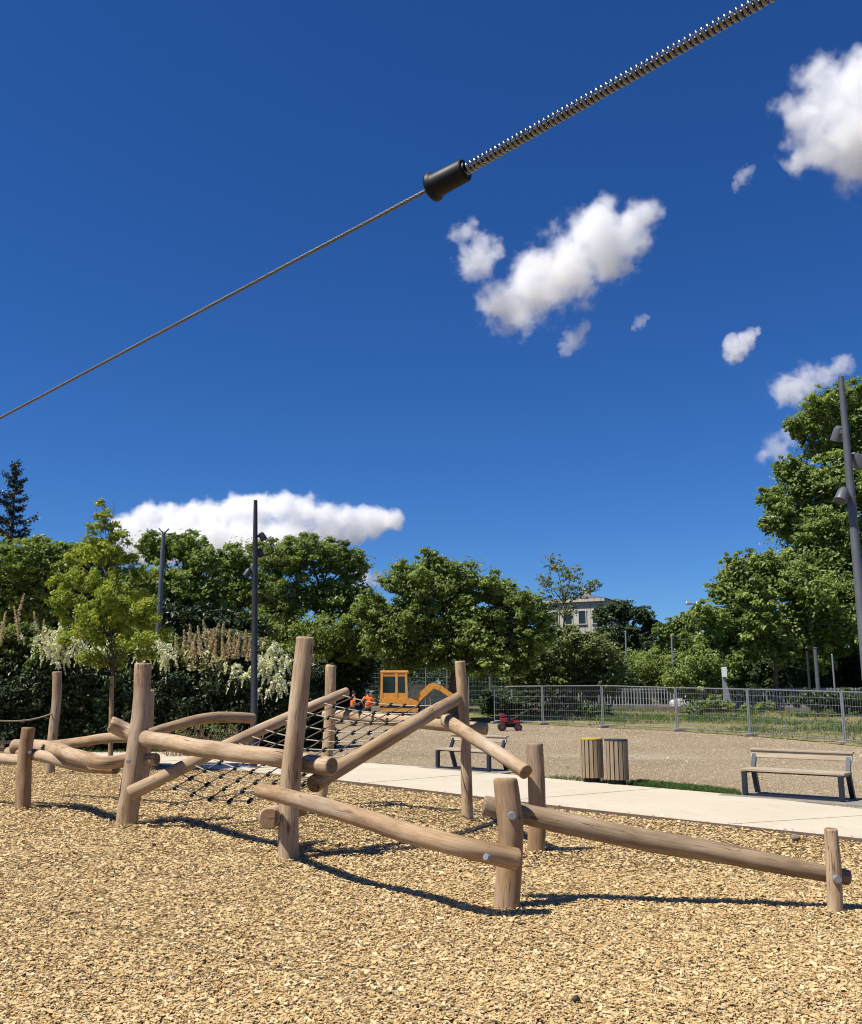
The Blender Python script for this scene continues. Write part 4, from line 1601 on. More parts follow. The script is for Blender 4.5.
# young staked tree
def young_tree():
    g = G(112, 771)
    t = thing('young_tree', 'slender light green young tree tied to a wooden stake', 'tree', g)
    Y = g.y
    lob = [(105, 515, 9), (98, 530, 10), (116, 540, 13), (96, 555, 15), (122, 562, 14), (80, 575, 16), (108, 582, 18), (136, 592, 14), (70, 600, 14), (95, 608, 18), (125, 612, 18), (150, 622, 13), (76, 628, 15), (104, 636, 18), (134, 640, 16), (90, 658, 13), (118, 662, 14), (164, 634, 9), (60, 612, 9), (145, 655, 10), (62, 585, 12), (66, 640, 11), (56, 600, 9), (150, 605, 10), (108, 548, 12), (92, 545, 10), (112, 527, 8), (100, 503, 6), (72, 560, 9), (140, 575, 9), (90, 620, 16), (120, 626, 16), (110, 600, 16)]
    lobes = []
    for px, py, r in lob:
        rm = r * Y / F
        lobes.append((tuple(P(px, py, Y + random.uniform(-1, 1) * rm * 1.6)), rm))
    cs, rs = clumps(lobes, 9, (0.35, 0.6))
    leaf = 0.078
    counts = [int(0.85 * 2.0 * PI * r * r / (leaf * leaf * 0.3)) for r in rs]
    v = leaf_cloud(cs, rs, counts, leaf, 0.5, 0.8, 0.5, 0.5)
    tone = np.repeat(RNG.uniform(0.1, 0.9, len(cs)), counts)
    c = np.clip(tone + RNG.normal(0, 0.2, v.shape[0]), 0, 1)
    np_mesh('crown', v, 4, LEAF['bright'], t, np.stack([c, c, c], 1))
    m = MB()
    pts = [g + Vector((0.0, 0, -0.05)), P(112, 730, Y), P(113, 680, Y), P(111, 630, Y), P(108, 570, Y), P(104, 505, Y)]
    m.tube(smooth_line(pts, 4), [0.034 - 0.0014 * k for k in range(21)], 8)
    for c_, r in lobes:
        c_ = Vector(c_)
        s = P(111, min(672, 692 - (692 - 505) * 0.9 * max(0.05, (c_.z - 2.6) / 3.6)), Y)
        m.tube([s, s.lerp(c_, 0.5) + Vector((0, 0, 0.05)), c_], [0.014, 0.010, 0.005], 5, caps=False)
    # shoots on top
    for k in range(9):
        s = P(random.uniform(96, 120), random.uniform(515, 545), Y)
        m.tube([s, s + Vector((random.uniform(-.25, .25), 0, random.uniform(.25, .5)))], [0.006, 0.002], 4, caps=False)
    m.build('trunk', M['bark'], t, fix=False)
    m = MB()
    m.tube([Vector((g.x - 0.01, Y - 0.085, -0.1)), Vector((P(112.3, 690, Y).x, Y - 0.085, P(112, 676, Y).z))], [0.05, 0.046], 10)
    s_ = m.build('stake', M['stake'], t)
    m = MB()
    zt = P(112, 685, Y)
    m.tube([zt + Vector((math.cos(a) * 0.075, -0.04 + math.sin(a) * 0.10, 0)) for a in [2 * PI * k / 12 for k in range(13)]], 0.012, 6)
    m.build('tie', M['rubber'], s_)


young_tree()


# hedge shrubs
def shrub(px0, px1, ytop, Y, label, leaf_mat, flowers=(), spikes=(), name='shrub', ybase=752):
    cxp = (px0 + px1) / 2
    base = P(cxp, 750, Y)
    base.z = 0
    ytop -= 10
    t = thing(name, label, 'shrub', base, 'shrubs that form the dark hedge on the left')
    lobes = []
    w = px1 - px0
    rp = w * 0.30
    k = 0
    y = ytop + rp * 0.9
    while y < ybase:
        for dx in (-0.32, 0.0, 0.32):
            rm = rp * Y / F
            p = P(cxp + dx * w + random.uniform(-4, 4), y + random.uniform(-5, 5) + (0 if dx == 0 else 4), Y + random.uniform(-0.35, 0.5) + (y < ytop + rp * 2) * 0.45)
            p.z = max(p.z, rm * 0.55)
            lobes.append((tuple(p), rm))
        y += rp * 0.95
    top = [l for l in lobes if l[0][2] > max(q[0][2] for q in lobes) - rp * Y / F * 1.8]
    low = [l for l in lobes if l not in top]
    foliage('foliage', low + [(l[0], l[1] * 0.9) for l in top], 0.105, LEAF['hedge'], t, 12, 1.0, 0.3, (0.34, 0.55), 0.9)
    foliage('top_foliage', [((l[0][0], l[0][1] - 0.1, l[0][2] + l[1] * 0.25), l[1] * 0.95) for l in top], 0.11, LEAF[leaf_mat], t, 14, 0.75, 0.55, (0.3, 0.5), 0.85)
    m = MB()
    for q in range(12):
        l = random.choice(lobes)[0]
        b = base + Vector((random.uniform(-.4, .4), random.uniform(-.2, .2), -0.05))
        m.tube(smooth_line([b, b.lerp(Vector(l), 0.5) + Vector((random.uniform(-.2, .2), 0, 0)), Vector(l)], 3), [0.03 - 0.003 * i for i in range(7)], 5, caps=False)
    m.build('stems', M['stem'], t, fix=False)
    if flowers:
        vs = []
        for fx, fy, fr, n in flowers:
            # arching sprays of small white florets that droop
            for s in range(int(n * 0.62)):
                p = np.array(P(fx + random.gauss(0, fr * 0.55), fy + random.gauss(0, fr * 0.45), Y - 0.75 - random.uniform(0, 0.45)))
                L = random.uniform(0.22, 0.5)
                a = random.uniform(0, 2 * PI)
                droop = random.uniform(0.5, 1.4)
                m_ = 46
                u = RNG.uniform(0, 1, m_)
                q = p[None] + np.stack([math.cos(a) * u * L * 0.6, math.sin(a) * u * L * 0.3, -droop * u * u * L], 1) + RNG.normal(0, 0.020, (m_, 3)) * (1.25 - u)[:, None]
                d = RNG.normal(0, 1, (m_, 3))
                d /= np.linalg.norm(d, axis=1, keepdims=True)
                e = np.cross(d, RNG.normal(0, 1, (m_, 3)))
                e /= np.linalg.norm(e, axis=1, keepdims=True)
                sz = RNG.uniform(0.018, 0.034, m_)[:, None]
                vs.append(np.stack([q - d * sz, q + e * sz, q + d * sz, q - e * sz], 1))
        v = np.concatenate(vs)
        c = RNG.uniform(0, 1, v.shape[0])
        np_mesh('white_flowers', v, 4, M['flower_white'], t, np.stack([c, c, c], 1))
    if spikes:
        vs = []
        for fx, fy, hpx in spikes:
            for s in range(1):
                tip = np.array(P(fx, fy, Y - 0.05 + random.uniform(-.3, .3)))
                L = hpx * Y / F
                m_ = int(240)
                u = RNG.uniform(0, 1, m_) ** 1.05
                lean = random.uniform(-.3, .3)
                fx += random.gauss(0, 1.5)
                rad = (0.012 + 0.10 * u) * RNG.uniform(0.4, 1.0, m_)
                a = RNG.uniform(0, 2 * PI, m_)
                q = tip[None] + np.stack([np.cos(a) * rad - lean * u * L, np.sin(a) * rad, -u * L], 1)
                d = np.stack([np.cos(a), np.sin(a), 0.9 * np.ones(m_)], 1) + RNG.normal(0, 0.4, (m_, 3))
                d /= np.linalg.norm(d, axis=1, keepdims=True)
                e = np.cross(d, RNG.normal(0, 1, (m_, 3)))
                e /= np.linalg.norm(e, axis=1, keepdims=True)
                sz = RNG.uniform(0.016, 0.034, m_)[:, None]
                vs.append(np.stack([q - d * sz, q + e * sz, q + d * sz, q - e * sz], 1))
        v = np.concatenate(vs)
        c = RNG.uniform(0, 1, v.shape[0])
        np_mesh('flower_spikes', v, 4, M['flower_spike'], t, np.stack([c, c, c], 1))
    return t


shrub(-60, 2, 636, 27.5, 'dark leafy shrub cut by the left picture edge', 'hedge_lit_top')
shrub(-6, 56, 636, 27.5, 'tall dark shrub with brownish flower spikes beside the conifer', 'hedge_lit_top', [(44, 642, 12, 26)], [(24, 594, 40), (14, 606, 34), (34, 612, 26), (6, 612, 30), (44, 620, 22)])
shrub(48, 106, 640, 28, 'shrub with loose white blossom left of the staked young tree', 'hedge_lit_top', [(62, 636, 14, 60), (84, 644, 14, 52), (60, 650, 12, 34), (104, 648, 10, 30)])
shrub(98, 156, 650, 28, 'shrub with dense white blossom behind the staked young tree', 'bright', [(142, 650, 9, 16), (152, 644, 10, 22)])
shrub(146, 200, 648, 28, 'shrub with drooping white sprays right of the staked young tree', 'hedge_lit_top', [(163, 652, 9, 26), (172, 656, 6, 10)], [(176, 634, 20), (184, 630, 26), (190, 624, 32), (196, 634, 24)])
shrub(190, 248, 638, 28, 'shrub crowded with upright pinkish flower spikes left of the anthracite lamp post', 'panicle', [(236, 668, 8, 14)], [(198, 626, 28), (203, 620, 34), (209, 632, 24), (214, 628, 28), (219, 623, 36), (224, 622, 36), (229, 630, 28), (234, 636, 22), (240, 634, 24), (246, 630, 26), (194, 640, 22), (207, 640, 22), (216, 640, 22), (222, 638, 22), (228, 640, 22), (250, 640, 20)])
shrub(240, 300, 648, 28.5, 'shrub covered in cascading white blossom right of the anthracite lamp post', 'hedge_lit_top', [(263, 662, 11, 44), (272, 676, 10, 40), (280, 660, 11, 40), (282, 684, 8, 28), (245, 676, 8, 26), (262, 690, 6, 12), (270, 648, 9, 20)], [(262, 638, 18), (268, 640, 16)])
shrub(284, 330, 668, 29.5, 'low dark shrub at the right end of the hedge', 'hedge')


# bare twiggy shrub under the hedge
def twigs():
    base = P(205, 750, 25.8)
    base.z = 0
    t = thing('bare_shrub', 'dry tangled bare twigs at the foot of the hedge behind the path', 'shrub', base)
    m = MB()
    for k in range(170):
        b = base + Vector((random.uniform(-1.0, 1.3), random.uniform(-.3, .3), 0))
        p = b
        d = Vector((random.gauss(0, .55), random.gauss(0, .3), 1)).normalized()
        pts = [b]
        for s in range(4):
            d = (d + Vector((random.gauss(0, .35), random.gauss(0, .2), random.gauss(-0.05, .25)))).normalized()
            p = p + d * random.uniform(0.14, 0.30)
            pts.append(p)
        m.tube(pts, [0.011, 0.009, 0.007, 0.005, 0.003], 4, caps=False)
    m.build('twigs', simple('dry_twigs', (0.24, 0.15, 0.10), 0.9, 0, 0.3, 5), t, fix=False)
    lob = [((base.x + random.uniform(-1.0, 1.2), 25.8 + random.uniform(-.2, .2), random.uniform(0.4, 1.1)), 0.28) for _ in range(7)]
    foliage('leaves', lob, 0.06, LEAF['olive'], t, 6, 0.25)


twigs()

# ------------------------------------------------------------------ poles and masts
def slim_pole():
    Y = 36
    b = P(159, 640, Y)
    tp = P(162.5, 533, Y)
    x = (b.x + tp.x) / 2
    z = tp.z
    t = thing('light_pole', 'slim grey pole with a small forked top behind the hedge', 'pole', (x, Y, 0))
    m = MB()
    m.tube([(x, Y, 0), (x, Y, z * 0.6), (x, Y, z)], [0.13, 0.11, 0.08], 12)
    m.build('pole', M['lamp_light'], t)
    for dx, dz in ((-0.20, 0.22), (0.20, 0.20), (0.32, -0.02)):
        m = MB()
        m.bar((x, Y, z - 0.03), (x + dx, Y, z - 0.03 + dz), 0.06, 0.04)
        m.build('arm', M['lamp_grey'], t)


slim_pole()


def mast():
    Y = 104
    tp = P(693.5, 604, Y)
    t = thing('floodlight_mast', 'tall floodlight mast with twin lamps among the far trees', 'mast', (tp.x, Y, 0))
    m = MB()
    m.tube([(tp.x, Y, 0), (tp.x, Y, tp.z)], [0.18, 0.12], 10)
    m.build('pole', M['galv'], t)
    m = MB()
    m.box((tp.x, Y, tp.z), (1.4, 0.12, 0.10))
    m.build('crossbar', M['galv'], t)
    for dx in (-0.55, 0.55):
        m = MB()
        m.box((tp.x + dx, Y - 0.12, tp.z + 0.10), (0.55, 0.25, 0.30), Matrix.Rotation(R(-30), 3, 'X'), 0, 0.03)
        m.build('floodlight', M['galv'], t)


mast()
for k, (px, y0, Y, r, mt, lab) in enumerate([
    (625.5, 632, 92, 0.09, 'galv', 'thin grey netting pole in front of the dark dense tree'),
    (671.5, 636, 92, 0.10, 'galv', 'thin grey netting pole just left of the floodlight mast'),
    (749.5, 648, 90, 0.08, 'galv', 'thin pole carrying a short crossbar under the plane tree'),
    (815, 648, 70, 0.16, 'lamp_light', 'thick pale grey pole beneath the plane tree'),
    (807, 652, 72, 0.10, 'lamp_grey', 'dark slim pole left of the thick pale one'),
    (832, 655, 72, 0.07, 'galv', 'thin pole between the thick pale pole and the lamp post'),
    (364, 656, 70, 0.06, 'galv', 'thin pale pole above the workers in front of dark trees'),
    (410, 662, 64, 0.06, 'galv', 'thin pale pole directly behind the excavator cab'),
]):
    tp = P(px, y0, Y)
    t = thing('pole', lab, 'pole', (tp.x, Y, 0))
    m = MB()
    m.tube([(tp.x, Y, 0), (tp.x, Y, tp.z)], [r, r * 0.85], 10)
    m.build('shaft', M[mt], t)
    m = MB()
    m.tube([(tp.x, Y, tp.z), (tp.x, Y, tp.z + 0.05)], [r * 1.1, r * 0.6], 10)
    m.build('cap', M[mt], t)
    if px == 749.5:
        m = MB()
        q = P(748, 678, Y)
        m.box((q.x, Y - 0.1, q.z), (1.3, 0.12, 0.10))
        m.build('crossbar', M['white_paint'], t)
# white sign
q = P(724.3, 672, 70)
t = thing('signboard', 'small white upright signboard on a grey stand behind the railing', 'sign', (q.x, 70, 0))
m = MB()
m.box((q.x, 70, q.z), (0.36, 0.10, 0.72), None, 0, 0.01)
m.build('panel', M['white_paint'], t)
m = MB()
m.prism([(-0.12, 0), (0.55, 0), (0.28, 1.7), (0.02, q.z - 0.3), (-0.12, q.z - 0.3)], -0.08, 0.08)
m.v = [(v[0] + q.x, v[1] + 70.15, v[2]) for v in m.v]
m.build('stand', M['rail_paint'], t)

# ------------------------------------------------------------------ building far behind
def building():
    Y = 150
    L, Rr = P(549, 640, Y), P(606, 640, Y)
    zt = P(600, 600.5, Y).z
    zl = P(556, 604, Y).z
    t = thing('stone_building', 'old pale stone building with a slate roof behind the far trees', 'building', (L.x, Y, 0))
    m = MB()
    m.box(((L.x + Rr.x) / 2, Y + 7, zt / 2), (Rr.x - L.x, 14, zt))
    w = m.build('wall', M['stone'], t)
    m = MB()
    x0, x1 = L.x - 0.4, Rr.x + 0.4
    m.add([(x0, Y - 0.4, zt), (x1, Y - 0.4, zt), (x1, Y + 14.4, zt), (x0, Y + 14.4, zt), (x0 + 5, Y + 7, zt + 1.4), (x1 - 5, Y + 7, zt + 1.4)],
          [(0, 1, 5, 4), (1, 2, 5), (2, 3, 4, 5), (3, 0, 4), (0, 3, 2, 1)])
    r = m.build('roof', M['slate_roof'], t)
    m = MB()
    m.bar((x0, Y - 0.3, zt - 0.28), (x1, Y - 0.3, zt - 0.28), 0.5, 0.45)
    m.build('cornice', M['stone'], w)
    for fl in range(2):
        for k in range(4):
            x = L.x + (k + 0.5) / 4 * (Rr.x - L.x)
            z = zt - 2.9 - fl * 3.6
            m = MB()
            for bx in ((x - 0.62, 0.14, 2.0), (x + 0.62, 0.14, 2.0)):
                m.box((bx[0], Y - 0.05, z), (bx[1], 0.2, bx[2]))
            m.box((x, Y - 0.05, z + 1.08), (1.4, 0.2, 0.16))
            m.box((x, Y - 0.08, z - 1.08), (1.5, 0.3, 0.14))
            f = m.build('window', M['stone'], t)
            m = MB()
            m.box((x, Y - 0.01, z), (1.08, 0.06, 1.98))
            m.build('pane', M['glass'], f)
    m = MB()
    m.box((L.x + 4.5, Y + 6, zt + 1.2), (1.2, 0.9, 2.2))
    m.build('chimney', M['stone'], r)
    t.rotation_euler = (0, 0, R(-28))


building()

# ------------------------------------------------------------------ excavator
def excavator():
    Y = 50.0
    g = P(400, 700, Y)
    ox = g.x
    t = thing('mini_excavator', 'small orange yellow tracked excavator with its arm folded to the right', 'excavator', (ox, Y, 0))
    s = F / Y   # px per metre
    X = lambda px: (px - CX) / s
    # tracks
    for dy in (-0.62, 0.62):
        m = MB()
        prof = [(-0.95, 0.12), (-0.80, 0.0), (0.80, 0.0), (0.95, 0.12), (0.98, 0.28), (0.85, 0.46), (-0.85, 0.46), (-0.98, 0.28)]
        m.prism(prof, Y + dy - 0.17, Y + dy + 0.17)
        m.v = [(v[0] + ox, v[1], v[2]) for v in m.v]
        for k in range(15):
            x = -0.85 + 1.7 * k / 14
            m.box((ox + x, Y + dy, 0.47), (0.06, 0.36, 0.03))
        tr = m.build('track', M['rubber'], t)
        m = MB()
        for k in range(5):
            x = -0.7 + 0.35 * k
            rr = 0.17 if k in (0, 4) else 0.10
            m.tube([(ox + x, Y + dy - 0.19, 0.24), (ox + x, Y + dy + 0.19, 0.24)], rr, 14)
        m.build('roller', M['grey_paint'], tr)
    m = MB()
    m.box((ox, Y, 0.50), (1.0, 1.1, 0.22), None, 0, 0.03)
    m.tube([(ox, Y, 0.55), (ox, Y, 0.72)], 0.42, 20)
    m.build('undercarriage', M['black'], t)
    m = MB()
    m.box((ox + 1.22, Y, 0.24), (0.06, 1.5, 0.34), None, 0, 0.02)
    m.bar((ox + 0.7, Y - 0.4, 0.3), (ox + 1.2, Y - 0.4, 0.22), 0.08)
    m.bar((ox + 0.7, Y + 0.4, 0.3), (ox + 1.2, Y + 0.4, 0.22), 0.08)
    m.build('dozer_blade', M['orange'], t)
    # house: rear engine hood and deck
    m = MB()
    prof = [(-1.02, 0.80), (-0.95, 0.70), (0.78, 0.70), (0.98, 0.82), (0.98, 1.22), (0.60, 1.38), (-0.98, 1.38), (-1.10, 1.22)]
    m.prism(prof, Y - 0.78, Y + 0.78)
    m.v = [(v[0] + ox, v[1], v[2]) for v in m.v]
    b = m.build('body', M['orange'], t)
    m = MB()
    m.box((ox - 0.05, Y - 0.786, 0.96), (1.9, 0.012, 0.10))
    m.build('stripe', M['black'], b)
    m = MB()
    m.box((ox - 0.78, Y + 0.25, 1.40), (0.52, 1.0, 0.44), None, 0, 0.06)
    m.build('engine_hood', M['orange'], t)
    # cab: frame posts, roof, glass
    x0, x1, y0, y1, z0, z1 = ox - 0.98, ox + 0.50, Y - 0.77, Y + 0.30, 1.18, 2.74
    m = MB()
    for x, y in ((x0 + .05, y0 + .05), (x0 + .05, y1 - .05), (x1 - .12, y0 + .05), (x1 - .12, y1 - .05)):
        m.bar((x, y, z0), (x + (0.0 if x < ox else -0.06), y, z1 - 0.08), 0.12)
    m.bar((ox - 0.16, y0 + .05, z0), (ox - 0.16, y0 + .05, z1 - 0.08), 0.13)
    m.box((ox - 0.28, y0 + 0.04, z0 + 0.22), (1.36, 0.06, 0.52))
    m.box((ox - 0.28, y0 + 0.04, 2.60), (1.36, 0.06, 0.22))
    m.box((x0 + 0.04, (y0 + y1) / 2, 1.9), (0.06, 1.0, 1.4))
    m.box((ox - 0.28, y1 - 0.04, 1.9), (1.36, 0.06, 1.4))
    cabf = m.build('cab_frame', M['orange'], t)
    m = MB()
    m.box(((x0 + x1) / 2 - 0.03, (y0 + y1) / 2, z1 - 0.02), (1.48, 1.12, 0.15), None, 0, 0.05)
    m.build('cab_roof', M['orange'], t)
    m = MB()
    m.box((ox - 0.56, y0 + 0.028, 2.08), (0.62, 0.05, 0.84), None, 0, 0.015)
    m.build('window', M['glass'], cabf)
    m = MB()
    m.box((ox + 0.10, y0 + 0.028, 2.08), (0.42, 0.05, 0.84), None, 0, 0.015)
    m.build('window', M['glass'], cabf)
    m = MB()
    m.box((x1 - 0.10, (y0 + y1) / 2, 1.95), (0.02, 0.85, 1.3))
    m.build('windscreen', M['glass'], cabf)
    m = MB()
    m.box((ox - 0.45, Y - 0.25, 1.55), (0.45, 0.5, 0.55), None, 0, 0.06)
    m.build('seat', M['black'], cabf)
    # arm
    yb = Y - 0.30
    def pt(px, py):
        q = P(px, py, yb)
        return Vector((q.x, yb, q.z))
    m = MB()
    k = [pt(414, 703), pt(424, 693), pt(432, 685.5)]
    m.bar(k[0], k[1], 0.24, 0.32)
    m.bar(k[1] - (k[1] - k[0]).normalized() * 0.06, k[2], 0.22, 0.34)
    m.bar(k[2] + Vector((-0.06, 0, 0.02)), pt(440, 687.5), 0.21, 0.28)
    m.build('boom', M['orange'], t)
    m = MB()
    m.bar(pt(439, 687), pt(456, 699), 0.19, 0.26)
    m.build('dipper', M['orange'], t)
    m = MB()
    m.tube([pt(419, 702), pt(427, 694)], 0.045, 10)
    m.tube([pt(427, 694), pt(432, 688)], 0.028, 10)
    m.tube([pt(433, 683.5), pt(443, 688)], 0.04, 10)
    m.build('hydraulic_ram', M['black'], t)
    m = MB()
    e = pt(457, 702)
    m.prism([(0, 0), (0.32, -0.10), (0.42, -0.45), (0.10, -0.60), (-0.15, -0.42), (-0.05, -0.15)], yb - 0.28, yb + 0.28)
    m.v = [(v[0] + e.x, v[1], v[2] + e.z) for v in m.v]
    m.build('bucket', M['black'], t)


excavator()


# ------------------------------------------------------------------ people
def skin_mesh(name, verts, edges, radii, mat, parent, root=0, sub=2):
    me = bpy.data.meshes.new(name)
    off = ORG[parent.name]
    me.from_pydata([tuple(Vector(v) - off) for v in verts], edges, [])
    o = bpy.data.objects.new(name, me)
    COL.objects.link(o)
    sk = o.modifiers.new('s', 'SKIN')
    sk.use_smooth_shade = True
    for i, sv in enumerate(me.skin_vertices[0].data):
        r = radii[i]
        sv.radius = (r, r) if not isinstance(r, tuple) else r
        sv.use_root = (i == root)
    su = o.modifiers.new('u', 'SUBSURF')
    su.levels = su.render_levels = sub
    dg = bpy.context.evaluated_depsgraph_get()
    m2 = bpy.data.meshes.new_from_object(o.evaluated_get(dg))
    bpy.data.objects.remove(o)
    m2.materials.clear()
    m2.materials.append(mat)
    return link(name, m2, parent)


def person(px, Y, label, face, arms, bend=0.0, hair=True):
    """face = yaw the person looks along (radians, 0 = away from the camera)"""
    g = P(px, 700, Y)
    t = thing('person', label, 'person', (g.x, Y, 0))
    Mr = Matrix.Rotation(face, 3, 'Z')
    o = Vector((g.x, Y, 0))
    W_ = lambda x, y, z: o + Mr @ Vector((x, y, z))
    b = bend
    v = [W_(0, 0, 0.94), W_(0, b * .4, 1.15), W_(0, b * .8, 1.36), W_(0, b, 1.46), W_(0, b * 1.1, 1.54), W_(0, b * 1.15 + .01, 1.63), W_(0, b * 1.15, 1.72)]
    r = [(0.15, 0.11), (0.14, 0.10), (0.15, 0.105), 0.065, 0.055, (0.078, 0.095), (0.06, 0.07)]
    e = [(0, 1), (1, 2), (2, 3), (3, 4), (4, 5), (5, 6)]
    for sx, (el, ha) in zip((-1, 1), arms):
        i = len(v)
        v += [W_(sx * 0.19, b * .8, 1.40), W_(*el), W_(*ha)]
        r += [0.06, 0.045, 0.034]
        e += [(2, i), (i, i + 1), (i + 1, i + 2)]
        # palm and five fingers
        d = (Vector(ha) - Vector(el)).normalized()
        pl = Vector(ha) + d * 0.07
        j = len(v)
        v.append(W_(*pl))
        r.append((0.04, 0.02))
        e.append((i + 2, j))
        side = Vector((1, 0, 0)) if abs(d.x) < 0.8 else Vector((0, 1, 0))
        for q in range(4):
            f0 = pl + d * 0.05 + side * (q - 1.5) * 0.021
            v.append(W_(*(f0 + d * (0.030 if q in (0, 3) else 0.042))))
            r.append(0.009)
            e.append((j, len(v) - 1))
        v.append(W_(*(pl + side * 0.06 * -sx + d * 0.02)))
        r.append(0.011)
        e.append((j, len(v) - 1))
    for sx in (-1, 1):
        i = len(v)
        v += [W_(sx * 0.095, 0, 0.86), W_(sx * 0.11, 0.02, 0.48), W_(sx * 0.12, -0.02, 0.09), W_(sx * 0.13, 0.13, 0.045)]
        r += [0.092, 0.062, 0.045, 0.04]
        e += [(0, i), (i, i + 1), (i + 1, i + 2), (i + 2, i + 3)]
    skin_mesh('body', v, e, r, M['skin'], t)
    # clothes follow the body
    cv = [W_(0, 0, 0.90), W_(0, b * .4, 1.15), W_(0, b * .8, 1.36), W_(0, b * .95, 1.44)]
    cr = [(0.185, 0.14), (0.175, 0.13), (0.185, 0.13), 0.09]
    ce = [(0, 1), (1, 2), (2, 3)]
    for sx, (el, ha) in zip((-1, 1), arms):
        i = len(cv)
        mid = Vector((sx * 0.19, b * .8, 1.40)).lerp(Vector(el), 0.75)
        cv += [W_(sx * 0.19, b * .8, 1.40), W_(*mid)]
        cr += [0.08, 0.068]
        ce += [(2, i), (i, i + 1)]
    skin_mesh('orange_shirt', cv, ce, cr, M['hivis'], t)
    tv = [W_(0, 0, 0.97)]
    trr = [(0.165, 0.125)]
    te = []
    for sx in (-1, 1):
        i = len(tv)
        tv += [W_(sx * 0.095, 0, 0.86), W_(sx * 0.11, 0.02, 0.48), W_(sx * 0.12, -0.02, 0.12)]
        trr += [0.108, 0.08, 0.068]
        te += [(0, i), (i, i + 1), (i + 1, i + 2)]
    skin_mesh('trousers', tv, te, trr, M['trouser'], t)
    for sx in (-1, 1):
        m = MB()
        c = W_(sx * 0.12, 0.05, 0.055)
        m.box(c, (0.105, 0.28, 0.11), Mr, 0, 0.03)
        m.build('boot', M['boot'], t)
    m = MB()
    hc = W_(0, b * 1.15 - 0.012, 1.685)
    m.ball(hc, 0.098, 0, 2, (0.92, 1.08, 0.95))
    m.v = [p for p in m.v]
    h = m.build('hair', M['hair'], t)
    # face: nose, ears, eyes
    m = MB()
    for sx in (-1, 1):
        m.ball(W_(sx * 0.034, b * 1.15 + 0.092, 1.635), 0.012, 0, 1)
    m.build('eyes', M['black'], t)
    m = MB()
    m.ball(W_(0, b * 1.15 + 0.105, 1.61), 0.018, 0, 1, (0.8, 1, 1.3))
    for sx in (-1, 1):
        m.ball(W_(sx * 0.088, b * 1.15, 1.62), 0.028, 0, 1, (0.4, 0.8, 1.1))
    m.build('nose_and_ears', M['skin'], t)
    m = MB()
    m.ball(W_(0, b * 1.15 + 0.094, 1.575), 0.022, 0, 1, (1.2, 0.4, 0.35))
    m.build('mouth', M['red'], t)


person(352.5, 49, 'worker in an orange top on the left, turned sideways with bent arms', -1.2, (((-0.26, 0.05, 1.13), (-0.14, 0.26, 1.05)), ((0.26, 0.05, 1.13), (0.12, 0.27, 1.08))), 0.05)
person(368, 50.5, 'worker in an orange top on the right, seen from behind with elbows out', 0.3, (((-0.33, 0.0, 1.16), (-0.20, 0.18, 1.02)), ((0.34, 0.0, 1.16), (0.22, 0.20, 1.02))), 0.06)


# ------------------------------------------------------------------ red tiller
def tiller():
    g = G(510, 731)
    t = thing('garden_tiller', 'small red motor tiller with long handlebars in front of the fence', 'tiller', g)
    o = g
    V = lambda x, y, z: o + Vector((x, y, z))
    m = MB()
    m.box(V(-0.15, 0, 0.46), (0.55, 0.40, 0.20), None, 0, 0.04)
    m.box(V(0.15, 0, 0.38), (0.60, 0.34, 0.14), None, 0, 0.03)
    m.build('engine_cover', M['red'], t)
    m = MB()
    m.box(V(-0.32, 0, 0.66), (0.24, 0.26, 0.18), None, 0, 0.04)
    m.build('fuel_tank', M['red'], t)
    m = MB()
    m.box(V(0.0, 0, 0.26), (0.5, 0.2, 0.2), None, 0, 0.03)
    m.tube([V(-0.05, -0.2, 0.5), V(-0.05, -0.27, 0.5)], 0.09, 14)
    m.build('gearbox', M['black'], t)
    for x, r in ((-0.36, 0.18), (0.36, 0.16)):
        for y in (-0.26, 0.26):
            m = MB()
            m.tube([V(x, y - 0.07, r), V(x, y - 0.05, r), V(x, y + 0.05, r), V(x, y + 0.07, r)], [r * .86, r, r, r * .86], 20)
            w = m.build('wheel', M['rubber'], t)
            m = MB()
            m.tube([V(x, y - 0.075, r), V(x, y + 0.075, r)], r * 0.42, 16)
            m.build('rim', M['red'], w)
    for y in (-0.2, 0.2):
        m = MB()
        m.tube([V(0.1, y * .5, 0.48), V(0.5, y, 0.72), V(0.9, y * 1.2, 0.95), V(1.15, y * 1.2, 0.98)], 0.026, 8)
        h = m.build('handlebar', M['black'], t)
        m = MB()
        m.tube([V(1.0, y * 1.2, 0.96), V(1.18, y * 1.2, 0.985)], 0.026, 8)
        m.build('grip', M['red'], h)


tiller()


